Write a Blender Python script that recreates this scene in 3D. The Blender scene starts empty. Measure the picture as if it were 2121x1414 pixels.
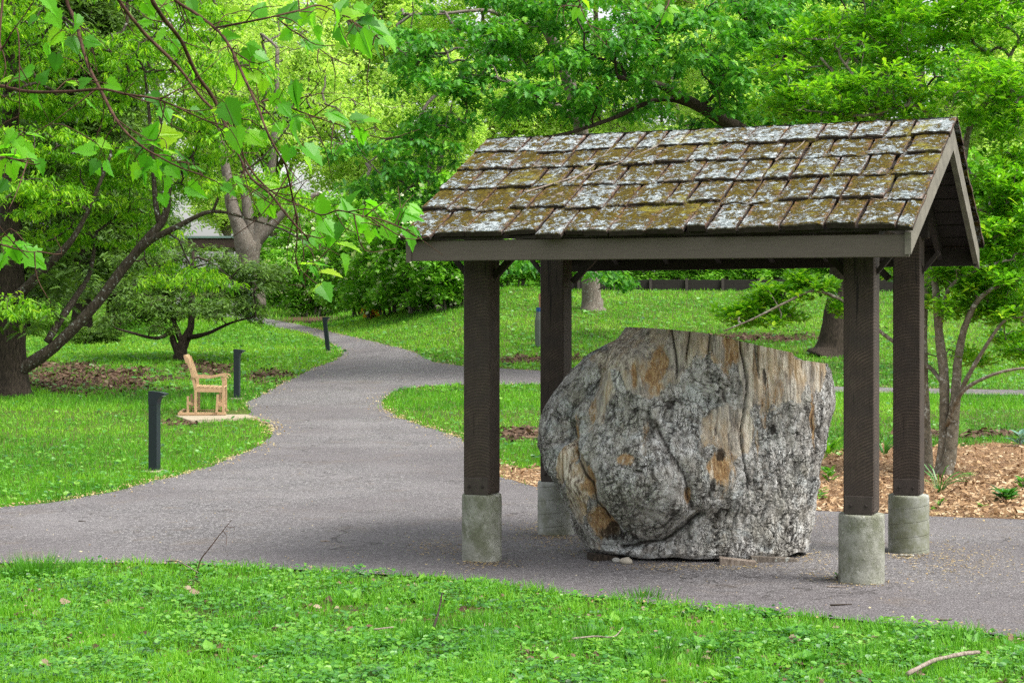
import bpy, math, random
import numpy as np
from mathutils import Vector, geometry, noise as mnoise

# ------------------------------------------------------------------ camera, world, sun, exposure
scene = bpy.context.scene
FPX, HOR, CXP, CAMZ = 3500.0, 669.0, 1060.5, 1.76
cam_d = bpy.data.cameras.new("camera"); cam = bpy.data.objects.new("camera", cam_d)
scene.collection.objects.link(cam); scene.camera = cam
cam.location = (0, 0, CAMZ); cam.rotation_euler = (math.radians(90), 0, 0)
cam_d.sensor_width = 36.0; cam_d.lens = FPX/2121*36.0
cam_d.shift_y = -(707-HOR)/2121.0
cam_d.clip_start = 0.1; cam_d.clip_end = 1500

SUN_EL, SUN_AZ = 58.0, 112.0       # azimuth clockwise from +Y
world = bpy.data.worlds.new("World"); scene.world = world; world.use_nodes = True
wt = world.node_tree; wt.nodes.clear()
sky = wt.nodes.new('ShaderNodeTexSky'); sky.sky_type = 'NISHITA'; sky.sun_disc = False
sky.sun_elevation = math.radians(SUN_EL); sky.sun_rotation = math.radians(SUN_AZ)
sky.air_density = 1.2; sky.dust_density = 4.0; sky.ozone_density = 0.6
hsv = wt.nodes.new('ShaderNodeHueSaturation'); hsv.inputs['Saturation'].default_value = 0.18
hsv.inputs['Value'].default_value = 1.0
bg = wt.nodes.new('ShaderNodeBackground'); bg.inputs[1].default_value = 0.15
wo = wt.nodes.new('ShaderNodeOutputWorld')
wt.links.new(sky.outputs[0], hsv.inputs['Color']); wt.links.new(hsv.outputs[0], bg.inputs[0]); wt.links.new(bg.outputs[0], wo.inputs[0])
sd = bpy.data.lights.new("sun", 'SUN'); sd.energy = 1.9; sd.angle = math.radians(24); sd.color = (1.0, 0.96, 0.88)
sun = bpy.data.objects.new("sun", sd); scene.collection.objects.link(sun)
_a, _e = math.radians(SUN_AZ), math.radians(SUN_EL)
sdir = Vector((math.sin(_a)*math.cos(_e), math.cos(_a)*math.cos(_e), math.sin(_e)))
sun.rotation_euler = sdir.to_track_quat('Z', 'Y').to_euler(); sun.location = sdir*60
scene.view_settings.view_transform = 'Standard'; scene.view_settings.look = 'None'
scene.view_settings.exposure = 1.03; scene.view_settings.gamma = 1.0
scene.render.engine = 'CYCLES'
scene.cycles.max_bounces = 8; scene.cycles.diffuse_bounces = 4; scene.cycles.transmission_bounces = 6
scene.cycles.transparent_max_bounces = 8; scene.cycles.use_denoising = False

# ------------------------------------------------------------------ helpers
R = np.random.default_rng(11)
C = scene.collection

def nrm(a): return a/np.maximum(np.linalg.norm(a, axis=-1, keepdims=True), 1e-9)

# terrain tables: height as a function of distance, blended across the view
LY = [-500, 20, 24.5, 29, 32.6, 39, 46, 60, 75, 90, 130, 400, 900]
LZ = [0, 0, .04, .16, .31, .62, .98, 1.70, 2.25, 2.9, 4.5, 12, 25]
RY = [-500, 20, 27, 34, 38, 42, 46.5, 51, 57, 60, 75, 90, 130, 400, 900]
RZ = [0, 0, .09, .36, .60, .97, 1.49, 2.11, 2.92, 3.1, 3.6, 4.0, 5.5, 13, 26]
def hgt(x, y):
    x = np.asarray(x, float); y = np.asarray(y, float)
    u = CXP + FPX*x/np.maximum(y, 12.0)
    t = np.clip((u-640)/(1060-640), 0, 1); t = t*t*(3-2*t)
    return (1-t)*np.interp(y, LY, LZ) + t*np.interp(y, RY, RZ)
def P(px, py, Y):
    return np.array([(px-CXP)/FPX*Y, Y, CAMZ-(py-HOR)/FPX*Y])
_GY = np.concatenate([np.arange(6, 140, .1)])
def G(px, py):
    z = CAMZ-(py-HOR)/FPX*_GY; h = hgt((px-CXP)/FPX*_GY, _GY)
    k = np.argmax(z <= h)
    if z[k] > h[k]: k = len(_GY)-1
    Y = _GY[k]
    if k > 0:
        d0 = z[k-1]-h[k-1]; d1 = z[k]-h[k]
        Y = _GY[k-1] + .1*d0/max(d0-d1, 1e-6)
    x = (px-CXP)/FPX*Y
    return np.array([x, Y, float(hgt(x, Y))])

# --- numpy perlin
_perm = np.random.default_rng(3).permutation(256); _perm = np.concatenate([_perm, _perm, _perm])
_gr = nrm(np.random.default_rng(4).normal(size=(256, 3)))
def perlin(p):
    p = np.asarray(p, float); i = np.floor(p).astype(int); f = p-i; i = i & 255
    w = f*f*f*(f*(f*6-15)+10); out = 0
    for dx in (0, 1):
        for dy in (0, 1):
            for dz in (0, 1):
                h = _perm[_perm[_perm[(i[:, 0]+dx) & 255]+((i[:, 1]+dy) & 255)]+((i[:, 2]+dz) & 255)]
                g = _gr[h]; d = f-np.array([dx, dy, dz])
                ww = (w[:, 0] if dx else 1-w[:, 0])*(w[:, 1] if dy else 1-w[:, 1])*(w[:, 2] if dz else 1-w[:, 2])
                out = out + ww*(g*d).sum(1)
    return out*1.5
def fbm(p, o=4):
    s = 0; a = 1; t = 0
    for k in range(o):
        s = s + a*perlin(p*(2**k)+k*17.3); t += a; a *= .5
    return s/t
def ridged(p, o=3):
    s = 0; a = 1; t = 0
    for k in range(o):
        s = s + a*(1-np.abs(perlin(p*(2**k)+k*9.1))*2); t += a; a *= .5
    return s/t

def in_poly(x, y, poly):
    x = np.asarray(x); y = np.asarray(y); c = np.zeros(x.shape, bool); n = len(poly)
    for k in range(n):
        x1, y1 = poly[k]; x2, y2 = poly[(k+1) % n]
        m = ((y1 > y) != (y2 > y)) & (x < (x2-x1)*(y-y1)/((y2-y1)+1e-12)+x1)
        c ^= m
    return c

# --- objects
def mesh_np(name, verts, loops, totals, mat=None, parent=None, attrs=None, smooth=False):
    me = bpy.data.meshes.new(name)
    verts = np.asarray(verts, np.float32); loops = np.asarray(loops, np.int32); totals = np.asarray(totals, np.int32)
    me.vertices.add(len(verts)); me.vertices.foreach_set('co', verts.ravel())
    me.loops.add(len(loops)); me.loops.foreach_set('vertex_index', loops)
    me.polygons.add(len(totals))
    st = np.concatenate([[0], np.cumsum(totals)[:-1]]).astype(np.int32)
    me.polygons.foreach_set('loop_start', st)
    me.polygons.foreach_set('use_smooth', np.full(len(totals), bool(smooth)))
    for k, v in (attrs or {}).items():
        a = me.attributes.new(k, 'FLOAT', 'POINT'); a.data.foreach_set('value', np.asarray(v, np.float32))
    me.update(calc_edges=True)
    if mat: me.materials.append(mat)
    o = bpy.data.objects.new(name, me); C.objects.link(o)
    if parent: o.parent = parent
    return o

class MB:
    """collects shapes for one mesh"""
    def __init__(s): s.v = []; s.f = []; s.n = 0
    def add(s, v, f):
        v = np.asarray(v, float)
        s.v.append(v); s.f += [tuple(int(i)+s.n for i in q) for q in f]; s.n += len(v); return s
    def box(s, c, d, rot=None, bev=0.0):
        """c centre, d full dims, optional 3x3 rotation"""
        d = np.asarray(d, float)/2
        if bev > 0:
            b = min(bev, d.min()*.9); vs = []
            for sx in (-1, 1):
                for sy in (-1, 1):
                    for sz in (-1, 1):
                        vs += [(sx*(d[0]-b), sy*(d[1]-b), sz*d[2]), (sx*(d[0]-b), sy*d[1], sz*(d[2]-b)), (sx*d[0], sy*(d[1]-b), sz*(d[2]-b))]
            v = np.array(vs)
            idx = lambda sx, sy, sz, k: ((sx > 0)*4+(sy > 0)*2+(sz > 0))*3+k
            f = []
            for sz in (-1, 1):
                q = [idx(-1, -1, sz, 0), idx(1, -1, sz, 0), idx(1, 1, sz, 0), idx(-1, 1, sz, 0)]; f.append(q if sz > 0 else q[::-1])
            for sy in (-1, 1):
                q = [idx(-1, sy, -1, 1), idx(-1, sy, 1, 1), idx(1, sy, 1, 1), idx(1, sy, -1, 1)]; f.append(q if sy > 0 else q[::-1])
            for sx in (-1, 1):
                q = [idx(sx, -1, -1, 2), idx(sx, 1, -1, 2), idx(sx, 1, 1, 2), idx(sx, -1, 1, 2)]; f.append(q if sx > 0 else q[::-1])
            for a in (-1, 1):
                for b2 in (-1, 1):
                    q = [idx(-1, a, b2, 0), idx(1, a, b2, 0), idx(1, a, b2, 1), idx(-1, a, b2, 1)]; f.append(q if a*b2 < 0 else q[::-1])
                    q = [idx(a, -1, b2, 0), idx(a, -1, b2, 2), idx(a, 1, b2, 2), idx(a, 1, b2, 0)]; f.append(q if a*b2 < 0 else q[::-1])
                    q = [idx(a, b2, -1, 1), idx(a, b2, -1, 2), idx(a, b2, 1, 2), idx(a, b2, 1, 1)]; f.append(q if a*b2 > 0 else q[::-1])
            for sx in (-1, 1):
                for sy in (-1, 1):
                    for sz in (-1, 1):
                        q = [idx(sx, sy, sz, 0), idx(sx, sy, sz, 1), idx(sx, sy, sz, 2)]; f.append(q if sx*sy*sz < 0 else q[::-1])
        else:
            v = np.array([(x, y, z) for x in (-d[0], d[0]) for y in (-d[1], d[1]) for z in (-d[2], d[2])])
            f = [(0, 1, 3, 2), (4, 6, 7, 5), (0, 4, 5, 1), (2, 3, 7, 6), (0, 2, 6, 4), (1, 5, 7, 3)]
        if rot is not None: v = v @ np.asarray(rot).T
        return s.add(v+np.asarray(c, float), f)
    def bar(s, a, b, w, h, up=(0, 0, 1), bev=0.0):
        a = np.asarray(a, float); b = np.asarray(b, float); x = b-a; L = np.linalg.norm(x); x = x/L
        up = np.asarray(up, float)
        if abs(np.dot(x, up)) > .99: up = np.array([0, 1., 0])
        y = np.cross(up, x); y /= np.linalg.norm(y); z = np.cross(x, y)
        return s.box((a+b)/2, (L, w, h), np.array([x, y, z]).T, bev)
    def prism(s, pts, a, b, frame=None):
        """closed outline pts (2D: x,z) extruded along y from a to b"""
        n = len(pts); v = [(p[0], a, p[1]) for p in pts]+[(p[0], b, p[1]) for p in pts]
        f = [list(range(n)), list(range(2*n-1, n-1, -1))]+[(i, i+n, (i+1) % n+n, (i+1) % n) for i in range(n)]
        v = np.array(v, float)
        if frame is not None: v = v @ np.asarray(frame[0]).T + frame[1]
        return s.add(v, f)
    def lathe(s, prof, n=24, c=(0, 0, 0), cap=True):
        v = []; f = []
        for r, z in prof:
            for k in range(n):
                a = 2*math.pi*k/n; v.append((c[0]+r*math.cos(a), c[1]+r*math.sin(a), c[2]+z))
        for i in range(len(prof)-1):
            for k in range(n):
                f.append((i*n+k, i*n+(k+1) % n, (i+1)*n+(k+1) % n, (i+1)*n+k))
        if cap: f.append(list(range((len(prof)-1)*n, len(prof)*n))); f.append(list(range(n-1, -1, -1)))
        return s.add(v, f)
    def tube(s, pts, rad, n=6, cap=True, wob=0.0):
        pts = np.asarray(pts, float); m = len(pts); rad = np.broadcast_to(rad, (m,)).astype(float)
        T = nrm(np.gradient(pts, axis=0)); ref = np.array([0, 0, 1.]) if abs(T[0][2]) < .9 else np.array([1., 0, 0])
        u = np.cross(T[0], ref); u /= np.linalg.norm(u); V = []
        for i in range(m):
            u = u-np.dot(u, T[i])*T[i]; u /= max(np.linalg.norm(u), 1e-9); w = np.cross(T[i], u)
            for k in range(n):
                a = 2*math.pi*k/n; r = rad[i]*(1+(wob*R.normal() if wob else 0))
                V.append(pts[i]+r*(math.cos(a)*u+math.sin(a)*w))
        f = [(i*n+k, i*n+(k+1) % n, (i+1)*n+(k+1) % n, (i+1)*n+k) for i in range(m-1) for k in range(n)]
        if cap: f += [list(range(n-1, -1, -1)), list(range((m-1)*n, m*n))]
        return s.add(V, f)
    def build(s, name, mat, parent=None, smooth=False):
        V = np.concatenate(s.v); tot = [len(q) for q in s.f]; lp = [i for q in s.f for i in q]
        return mesh_np(name, V, lp, tot, mat, parent, smooth=smooth)

def tag(o, label=None, cat=None, group=None, kind=None):
    if label: o['label'] = label
    if cat: o['category'] = cat
    if group: o['group'] = group
    if kind: o['kind'] = kind
    return o
def empty(name, loc, rz=0.0, **k):
    o = bpy.data.objects.new(name, None); C.objects.link(o); o.empty_display_size = .2
    o.location = tuple(float(c) for c in loc); o.rotation_euler = (0, 0, rz)
    return tag(o, **k)
def copy_tree(o, parent=None):
    c = o.copy(); C.objects.link(c); c.parent = parent
    for ch in [x for x in bpy.data.objects if x.parent == o]: copy_tree(ch, c)
    return c

def spline(pts, n=6):
    """Catmull-Rom through rows of any width"""
    p = np.asarray(pts, float); p = np.vstack([2*p[0]-p[1], p, 2*p[-1]-p[-2]]); out = []
    for i in range(1, len(p)-2):
        for t in np.linspace(0, 1, n, endpoint=False):
            a, b, c, d = p[i-1], p[i], p[i+1], p[i+2]
            out.append(.5*((2*b)+(-a+c)*t+(2*a-5*b+4*c-d)*t*t+(-a+3*b-3*c+d)*t**3))
    out.append(p[-2]); return np.array(out)

# ------------------------------------------------------------------ materials
def newmat(name):
    m = bpy.data.materials.new(name); m.use_nodes = True; nt = m.node_tree
    return m, nt, nt.nodes['Principled BSDF']
def nd(nt, typ, ins=None, **kw):
    n = nt.nodes.new(typ)
    for k, v in kw.items(): setattr(n, k, v)
    for k, v in (ins or {}).items():
        if hasattr(v, 'bl_idname') and False: pass
        if isinstance(v, bpy.types.NodeSocket): nt.links.new(v, n.inputs[k])
        else: n.inputs[k].default_value = v
    return n
def coord(nt, kind='Object', scale=(1, 1, 1), rot=(0, 0, 0), loc=(0, 0, 0)):
    tc = nd(nt, 'ShaderNodeTexCoord'); mp = nd(nt, 'ShaderNodeMapping', {'Vector': tc.outputs[kind], 'Scale': scale, 'Rotation': rot, 'Location': loc})
    return mp.outputs[0]
def noi(nt, vec, s, d=4, rough=.6, dist=0.0):
    return nd(nt, 'ShaderNodeTexNoise', {'Vector': vec, 'Scale': s, 'Detail': d, 'Roughness': rough, 'Distortion': dist}).outputs['Fac']
def ramp(nt, fac, stops, interp='LINEAR'):
    n = nd(nt, 'ShaderNodeValToRGB', {'Fac': fac}); cr = n.color_ramp; cr.interpolation = interp
    while len(cr.elements) < len(stops): cr.elements.new(.5)
    for e, (p, c) in zip(cr.elements, stops):
        e.position = p; e.color = (c, c, c, 1) if isinstance(c, (int, float)) else (*c, 1)
    return n.outputs['Color']
def mix(nt, fac, a, b, mode='MIX'):
    n = nt.nodes.new('ShaderNodeMix'); n.data_type = 'RGBA'; n.blend_type = mode; n.clamp_factor = True
    for sock, v in ((n.inputs[0], fac), (n.inputs[6], a), (n.inputs[7], b)):
        if isinstance(v, bpy.types.NodeSocket): nt.links.new(v, sock)
        elif isinstance(v, (int, float)) : sock.default_value = v if sock.type == 'VALUE' else (v, v, v, 1)
        else: sock.default_value = (*v, 1)
    return n.outputs[2]
def mth(nt, op, a, b=0.0, clamp=False):
    n = nt.nodes.new('ShaderNodeMath'); n.operation = op; n.use_clamp = clamp
    for i, v in enumerate((a, b)):
        if isinstance(v, bpy.types.NodeSocket): nt.links.new(v, n.inputs[i])
        else: n.inputs[i].default_value = v
    return n.outputs[0]
def bump(nt, bs, h, st=.5, dist=.01, prev=None):
    b = nd(nt, 'ShaderNodeBump', {'Height': h, 'Strength': st, 'Distance': dist})
    if prev: nt.links.new(prev, b.inputs['Normal'])
    nt.links.new(b.outputs[0], bs.inputs['Normal']); return b.outputs[0]
def attr(nt, name): return nd(nt, 'ShaderNodeAttribute', attribute_name=name).outputs['Fac']

def leafmat(name, cols, trans=.38, rough=.5, spec=.35, tcol=1.35):
    """cols: ramp over the per-leaf tint"""
    m, nt, bs = newmat(name)
    st = [(i/(len(cols)-1), c) for i, c in enumerate(cols)]
    c = ramp(nt, attr(nt, 'tint'), st)
    bs.inputs['Roughness'].default_value = rough; bs.inputs['Specular IOR Level'].default_value = spec
    nt.links.new(c, bs.inputs['Base Color'])
    tc = mix(nt, 1.0, c, (tcol, tcol*1.05, tcol*.55), 'MULTIPLY')
    tr = nd(nt, 'ShaderNodeBsdfTranslucent', {'Color': tc})
    ms = nd(nt, 'ShaderNodeMixShader', {0: trans, 1: bs.outputs[0], 2: tr.outputs[0]})
    nt.links.new(ms.outputs[0], nt.nodes['Material Output'].inputs['Surface'])
    return m
def barkmat(name, c1, c2, c3=None, vs=.25, s=30, lichen=0.0, lc=(.42, .45, .42), bst=.8, bd=.02):
    m, nt, bs = newmat(name)
    v = coord(nt, 'Object', (1, 1, vs)); n = noi(nt, v, s, 5, .7)
    c = ramp(nt, n, [(.3, c1), (.55, c2), (.8, c3 or c2)])
    if lichen > 0:
        l = noi(nt, coord(nt, 'Object'), 14, 6, .75)
        c = mix(nt, ramp(nt, l, [(.62-lichen*.3, 0.0), (.68-lichen*.3, 1.0)]), c, lc)
    nt.links.new(c, bs.inputs['Base Color']); bs.inputs['Roughness'].default_value = .9; bs.inputs['Specular IOR Level'].default_value = .2
    bump(nt, bs, n, bst, bd); return m
def plain(name, c, rough=.6, spec=.4, var=.25, s=20, bst=.2, bd=.003):
    m, nt, bs = newmat(name); n = noi(nt, coord(nt), s, 5, .65)
    c = mix(nt, ramp(nt, n, [(.3, 0.0), (.7, 1.0)]), tuple(x*(1-var) for x in c), tuple(x*(1+var) for x in c))
    nt.links.new(c, bs.inputs['Base Color']); bs.inputs['Roughness'].default_value = rough; bs.inputs['Specular IOR Level'].default_value = spec
    bump(nt, bs, n, bst, bd); return m

M = {}
M['dogwood'] = leafmat('dogwood_leaf', [(.045, .14, .010), (.12, .33, .016), (.26, .52, .02), (.46, .68, .03)], trans=.48)
M['oak'] = leafmat('oak_leaf', [(.018, .10, .014), (.05, .23, .022), (.11, .36, .024), (.25, .52, .035)], trans=.36)
M['magnolia'] = leafmat('glossy_leaf', [(.04, .17, .014), (.12, .36, .015), (.24, .52, .02), (.45, .65, .04)], trans=.42, rough=.33, spec=.5)
M['pale'] = leafmat('pale_spring_leaf', [(.18, .33, .05), (.36, .55, .10), (.50, .67, .17), (.64, .78, .30)], trans=.5)
M['hedge'] = leafmat('shrub_leaf', [(.045, .16, .015), (.12, .34, .02), (.20, .48, .03), (.33, .58, .06)])
M['hemlock'] = leafmat('conifer_leaf', [(.04, .085, .02), (.08, .16, .028), (.13, .25, .035), (.22, .38, .05)], trans=.32, rough=.6)
M['sycamore'] = leafmat('sycamore_leaf', [(.04, .17, .012), (.10, .37, .014), (.18, .50, .02), (.40, .62, .03)], trans=.55, rough=.42, spec=.45, tcol=1.5)
M['grass'] = leafmat('grass_blade', [(.03, .12, .008), (.09, .31, .012), (.18, .46, .018), (.34, .60, .05)], trans=.38)
M['weed'] = leafmat('weed_leaf', [(.015, .07, .010), (.055, .21, .035), (.10, .31, .025), (.16, .38, .03), (.25, .46, .06)], trans=.3, rough=.38, spec=.5)
M['bluegreen'] = leafmat('blue_green_leaf', [(.05, .13, .09), (.12, .26, .19), (.22, .36, .30)], trans=.2)
M['flower'] = leafmat('cream_flower', [(.5, .6, .35), (.7, .75, .5)], trans=.3)
M['orange'] = leafmat('orange_flower', [(.7, .3, .02), (.8, .5, .03)], trans=.3)
M['litter'] = leafmat('dry_leaf', [(.04, .025, .017), (.10, .062, .04), (.17, .11, .07), (.34, .26, .19)], trans=.1, rough=.8, spec=.2, tcol=1.0)
M['husk'] = leafmat('pale_husk', [(.26, .17, .08), (.42, .32, .15), (.50, .42, .22), (.58, .52, .36)], trans=.1, rough=.8, spec=.2, tcol=1.0)
M['chip'] = leafmat('wood_chip', [(.06, .03, .015), (.20, .115, .055), (.38, .245, .13), (.52, .40, .26)], trans=.0, rough=.85, spec=.2)
M['bark_dark'] = barkmat('dark_bark', (.012, .01, .008), (.05, .038, .028), (.10, .08, .06))
M['bark_lichen'] = barkmat('lichen_bark', (.02, .016, .012), (.07, .055, .04), (.14, .12, .10), lichen=.12, s=24)
M['bark_grey'] = barkmat('grey_bark', (.06, .05, .04), (.17, .145, .12), (.30, .27, .23), lichen=.1)
M['bark_pale'] = barkmat('pale_bark', (.07, .06, .042), (.20, .175, .13), (.34, .31, .24), vs=1.0, s=16, lichen=.2, lc=(.45, .45, .40), bst=.35)
M['twig'] = barkmat('reddish_twig', (.03, .016, .01), (.085, .045, .03), (.15, .09, .06), bd=.003)
M['deadwood'] = barkmat('dead_stick', (.10, .075, .055), (.28, .23, .19), (.45, .40, .34), s=60, bd=.004)

# ------------------------------------------------------------------ foliage machinery
def tmpl(outline, fold=.25, droop=.15):
    """outline: half-leaf points (x 0..1, y>=0) from base to tip; two ngon halves folded on the midrib"""
    o = np.array(outline, float); top = o; n = len(o)
    mid = np.array([o[0], o[-1]]); v = []
    f = lambda x, y: (x, y, fold*abs(y)-droop*x*x)
    vs = [f(x, y) for x, y in o]; m = [f(o[0][0], 0), f(.5, 0), f(o[-1][0], 0)]
    inner = [f(x, -y) for x, y in o[1:-1]]
    V = vs + inner + [m[1]]
    k = n+len(inner)
    A = list(range(n))+[k]                                   # base..tip then mid
    B = [0, k, n-1]+[n+i for i in range(len(inner)-1, -1, -1)]
    return np.array(V), [A[::-1], B[::-1]]
T_OVATE = tmpl([(0, 0), (.25, .2), (.55, .22), (1, 0)])
T_LANCE = tmpl([(0, 0), (.35, .16), (.7, .12), (1, 0)], .3, .3)
T_OBOV = tmpl([(0, 0), (.45, .13), (.78, .19), (1, 0)], .3, .2)
T_ROUND = tmpl([(0, 0), (.12, .36), (.5, .48), (.88, .3), (1, 0)], .12, .1)
T_OAK = tmpl([(0, 0), (.12, .05), (.2, .22), (.3, .08), (.42, .36), (.5, .1), (.66, .34), (.7, .1), (.86, .18), (1, 0)], .15, .2)
T_SYC = tmpl([(0, 0), (-.12, .12), (-.1, .26), (.04, .36), (.1, .52), (.22, .44), (.34, .56), (.42, .38), (.50, .40), (.60, .26), (.74, .27), (.80, .15), (.88, .12), (1, 0)], .18, .18)
T_SYCS = [T_SYC, tmpl([(x*(1 if x < .3 else 1.06), y*.85) for x, y in [(0, 0), (-.1, .12), (-.08, .26), (.04, .34), (.1, .5), (.22, .42), (.34, .54), (.42, .36), (.50, .40), (.60, .24), (.74, .25), (.80, .13), (.88, .10), (1, 0)]], .45, .35), tmpl([(0, 0), (-.14, .14), (-.08, .28), (.06, .32), (.08, .55), (.2, .45), (.36, .60), (.40, .42), (.52, .36), (.62, .28), (.70, .30), (.78, .14), (.9, .13), (1.04, 0)], -.25, .3)]
T_BLADE = (np.array([(0, -.5, 0), (0, .5, 0), (.55, .38, .0), (.55, -.38, .0), (1, 0, -.12)]), [[0, 1, 2, 3], [3, 2, 4]])
T_TRI = (np.array([(0, -.5, 0), (0, .5, 0), (1, 0, 0)]), [[0, 1, 2]])
T_CHIP = (np.array([(0, -.5, 0), (0, .5, 0), (1, .4, .05), (1, -.45, 0)]), [[0, 1, 2, 3]])
# a flat needle spray: toothed feather
_sp = [(0, 0)]+[p for i in range(4) for p in ((.12+.2*i, .05), (.2+.2*i, .26-.05*i))]+[(1, 0)]
T_SPRAY = tmpl(_sp, .05, .25)

def leaves_np(pos, dirs, nor, size, T, width=1.0):
    tv, tf = T; n = len(pos); k = len(tv)
    X = nrm(dirs); Z = nor-(nor*X).sum(1, keepdims=True)*X; Z = nrm(Z); Y = np.cross(Z, X)
    size = np.broadcast_to(size, (n,)); width = np.broadcast_to(width, (n,))
    V = pos[:, None, :] + size[:, None, None]*(tv[None, :, 0:1]*X[:, None, :] + tv[None, :, 1:2]*width[:, None, None]*Y[:, None, :] + tv[None, :, 2:3]*Z[:, None, :])
    fl = np.concatenate([np.array(f) for f in tf]); tot = np.array([len(f) for f in tf])
    L = (np.arange(n)[:, None]*k+fl[None, :]).ravel(); return V.reshape(-1, 3), L, np.tile(tot, n)
def leaves(name, pos, dirs, nor, size, T, tint, mat, parent=None, width=1.0):
    V, L, t = leaves_np(pos, dirs, nor, size, T, width)
    return mesh_np(name, V, L, t, mat, parent, {'tint': np.repeat(np.clip(tint, 0, 1), len(T[0]))})
class LV:
    """several leaf sets joined in one mesh"""
    def __init__(s): s.V = []; s.L = []; s.t = []; s.c = []; s.n = 0
    def add(s, pos, dirs, nor, size, T, tint, width=1.0):
        V, L, t = leaves_np(pos, dirs, nor, size, T, width)
        s.V.append(V); s.L.append(L+s.n); s.t.append(t); s.c.append(np.repeat(np.clip(tint, 0, 1), len(T[0]))); s.n += len(V)
    def build(s, name, mat, parent=None):
        return mesh_np(name, np.concatenate(s.V), np.concatenate(s.L), np.concatenate(s.t), mat, parent, {'tint': np.concatenate(s.c)})

def ball(n, rng=R):
    d = nrm(rng.normal(size=(n, 3))); return d*rng.random((n, 1))**(1/3)
def clusters_in(blobs, dens, thick=.3, pads=True, padr=.6, rng=R):
    """blobs: (centre, radii); returns cluster centres grouped on flattish pads"""
    out = []
    for c, r in blobs:
        r = np.asarray(r, float); vol = r.prod()**(2/3)
        npad = max(2, int(dens*vol))
        pc = nrm(rng.normal(size=(npad, 3)))*(.25+.75*rng.random((npad, 1))**.5)*r+np.asarray(c)
        k = 9
        off = ball(npad*k, rng)*np.array([padr, padr, padr*thick])
        tilt = (pc-np.asarray(c))[:, :2]/np.maximum(r[:2], .1)
        p = np.repeat(pc, k, 0)+off
        p[:, 2] -= .35*(off[:, :2]*np.repeat(tilt, k, 0)).sum(1)
        out.append(p)
    return np.concatenate(out)
def leafcloud(cl, per, lsize, T, style, rad=.12, rng=R, jit=.35, tintbias=.0):
    n = len(cl); N = n*per
    a = rng.random(N)*2*math.pi; hd = np.stack([np.cos(a), np.sin(a), np.zeros(N)], 1)
    base = np.repeat(cl, per, 0)
    if style == 'droop':      # leaves hang around a shoot tip
        d = hd*1.0+np.array([0, 0, 1])*rng.uniform(-1.1, .1, (N, 1)); no = np.array([0, 0, 1.])+hd*.6+rng.normal(size=(N, 3))*.25
    elif style == 'whorl':    # leaves rise around a shoot tip
        d = hd*.9+np.array([0, 0, 1])*rng.uniform(-.3, 1.1, (N, 1)); no = np.array([0, 0, 1.])-hd*.5+rng.normal(size=(N, 3))*.3
    elif style == 'flat':     # sprays
        d = hd+np.array([0, 0, 1])*rng.uniform(-.55, .15, (N, 1)); no = np.array([0, 0, 1.])+rng.normal(size=(N, 3))*.3
    else:
        d = hd+np.array([0, 0, 1])*rng.uniform(-.8, .8, (N, 1)); no = np.array([0, 0, 1.])+rng.normal(size=(N, 3))*.6
    pos = base+ball(N, rng)*rad+hd*rad*.2
    tint = np.repeat(rng.normal(.5, .13, n), per)+rng.normal(0, .14, N)+tintbias
    return pos, d, no, lsize*rng.uniform(1-jit, 1+jit, N), tint

def limb_mesh(mb, pts, rad, n=8, sub=5, wob=.04):
    p = spline(np.column_stack([pts, rad]), sub); mb.tube(p[:, :3], np.maximum(p[:, 3], .002), n, True, wob); return p
def grow(mb, limbs, targets, rtip=.004, maxr=.06, steps=3, wig=.08, n=5, gamma=.42):
    """limbs: list of (pts, radii) already sampled; joins every target to the nearest wood with tapering twigs"""
    nodes = [p for l in limbs for p in l[:, :3]]; fixed = len(nodes)
    cap = len(nodes)+len(targets)*steps+5
    A = np.zeros((cap, 3)); A[:fixed] = nodes; par = -np.ones(cap, int); cnt = fixed; count = np.zeros(cap)
    d0 = np.array([np.min(((A[:fixed]-t)**2).sum(1)) for t in targets])
    for ti in np.argsort(d0):
        t = targets[ti]; dd = ((A[:cnt]-t)**2).sum(1); k = int(np.argmin(dd)); a = A[k].copy(); L = math.sqrt(dd[k]); prev = k
        for s in range(1, steps+1):
            f = s/steps; q = a+(t-a)*f
            if s < steps: q = q+R.normal(size=3)*wig*L+np.array([0, 0, .10*L*math.sin(f*math.pi)])
            A[cnt] = q; par[cnt] = prev; prev = cnt; cnt += 1
        while prev >= 0: count[prev] += 1; prev = par[prev]
    idx = np.arange(fixed, cnt); pr = par[idx]
    rad = lambda c: np.minimum(maxr, rtip*np.maximum(c, 1)**gamma)
    r1 = rad(count[idx]); r0 = np.where(pr >= fixed, rad(count[pr]), r1*1.15)
    p0 = A[pr]; p1 = A[idx]; T = nrm(p1-p0); ref = np.where(np.abs(T[:, 2:3]) < .9, np.array([[0, 0, 1.]]), np.array([[1., 0, 0]]))
    U = nrm(np.cross(T, ref)); W = np.cross(T, U); an = np.arange(n)*2*math.pi/n
    ring = np.cos(an)[None, :, None]*U[:, None, :]+np.sin(an)[None, :, None]*W[:, None, :]
    V = np.concatenate([p0[:, None, :]+ring*r0[:, None, None], p1[:, None, :]+ring*r1[:, None, None]], 1)
    m = len(idx); f = []
    for i in range(m):
        o = i*2*n
        f += [(o+k, o+(k+1) % n, o+n+(k+1) % n, o+n+k) for k in range(n)]
    mb.add(V.reshape(-1, 3), f)
def pxl(rows, dY=0.0):
    """rows (px,py,Y,width_px) -> points and radii"""
    pts = [P(a, b, Y+dY) for a, b, Y, w in rows]; rad = [w*Y/FPX/2 for a, b, Y, w in rows]
    return np.array(pts), np.array(rad)
def pblob(px, py, Y, rx, ry, rd=None):
    c = P(px, py, Y); s = Y/FPX; return (c, (rx*s, rd if rd else rx*s*.8, ry*s))

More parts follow.
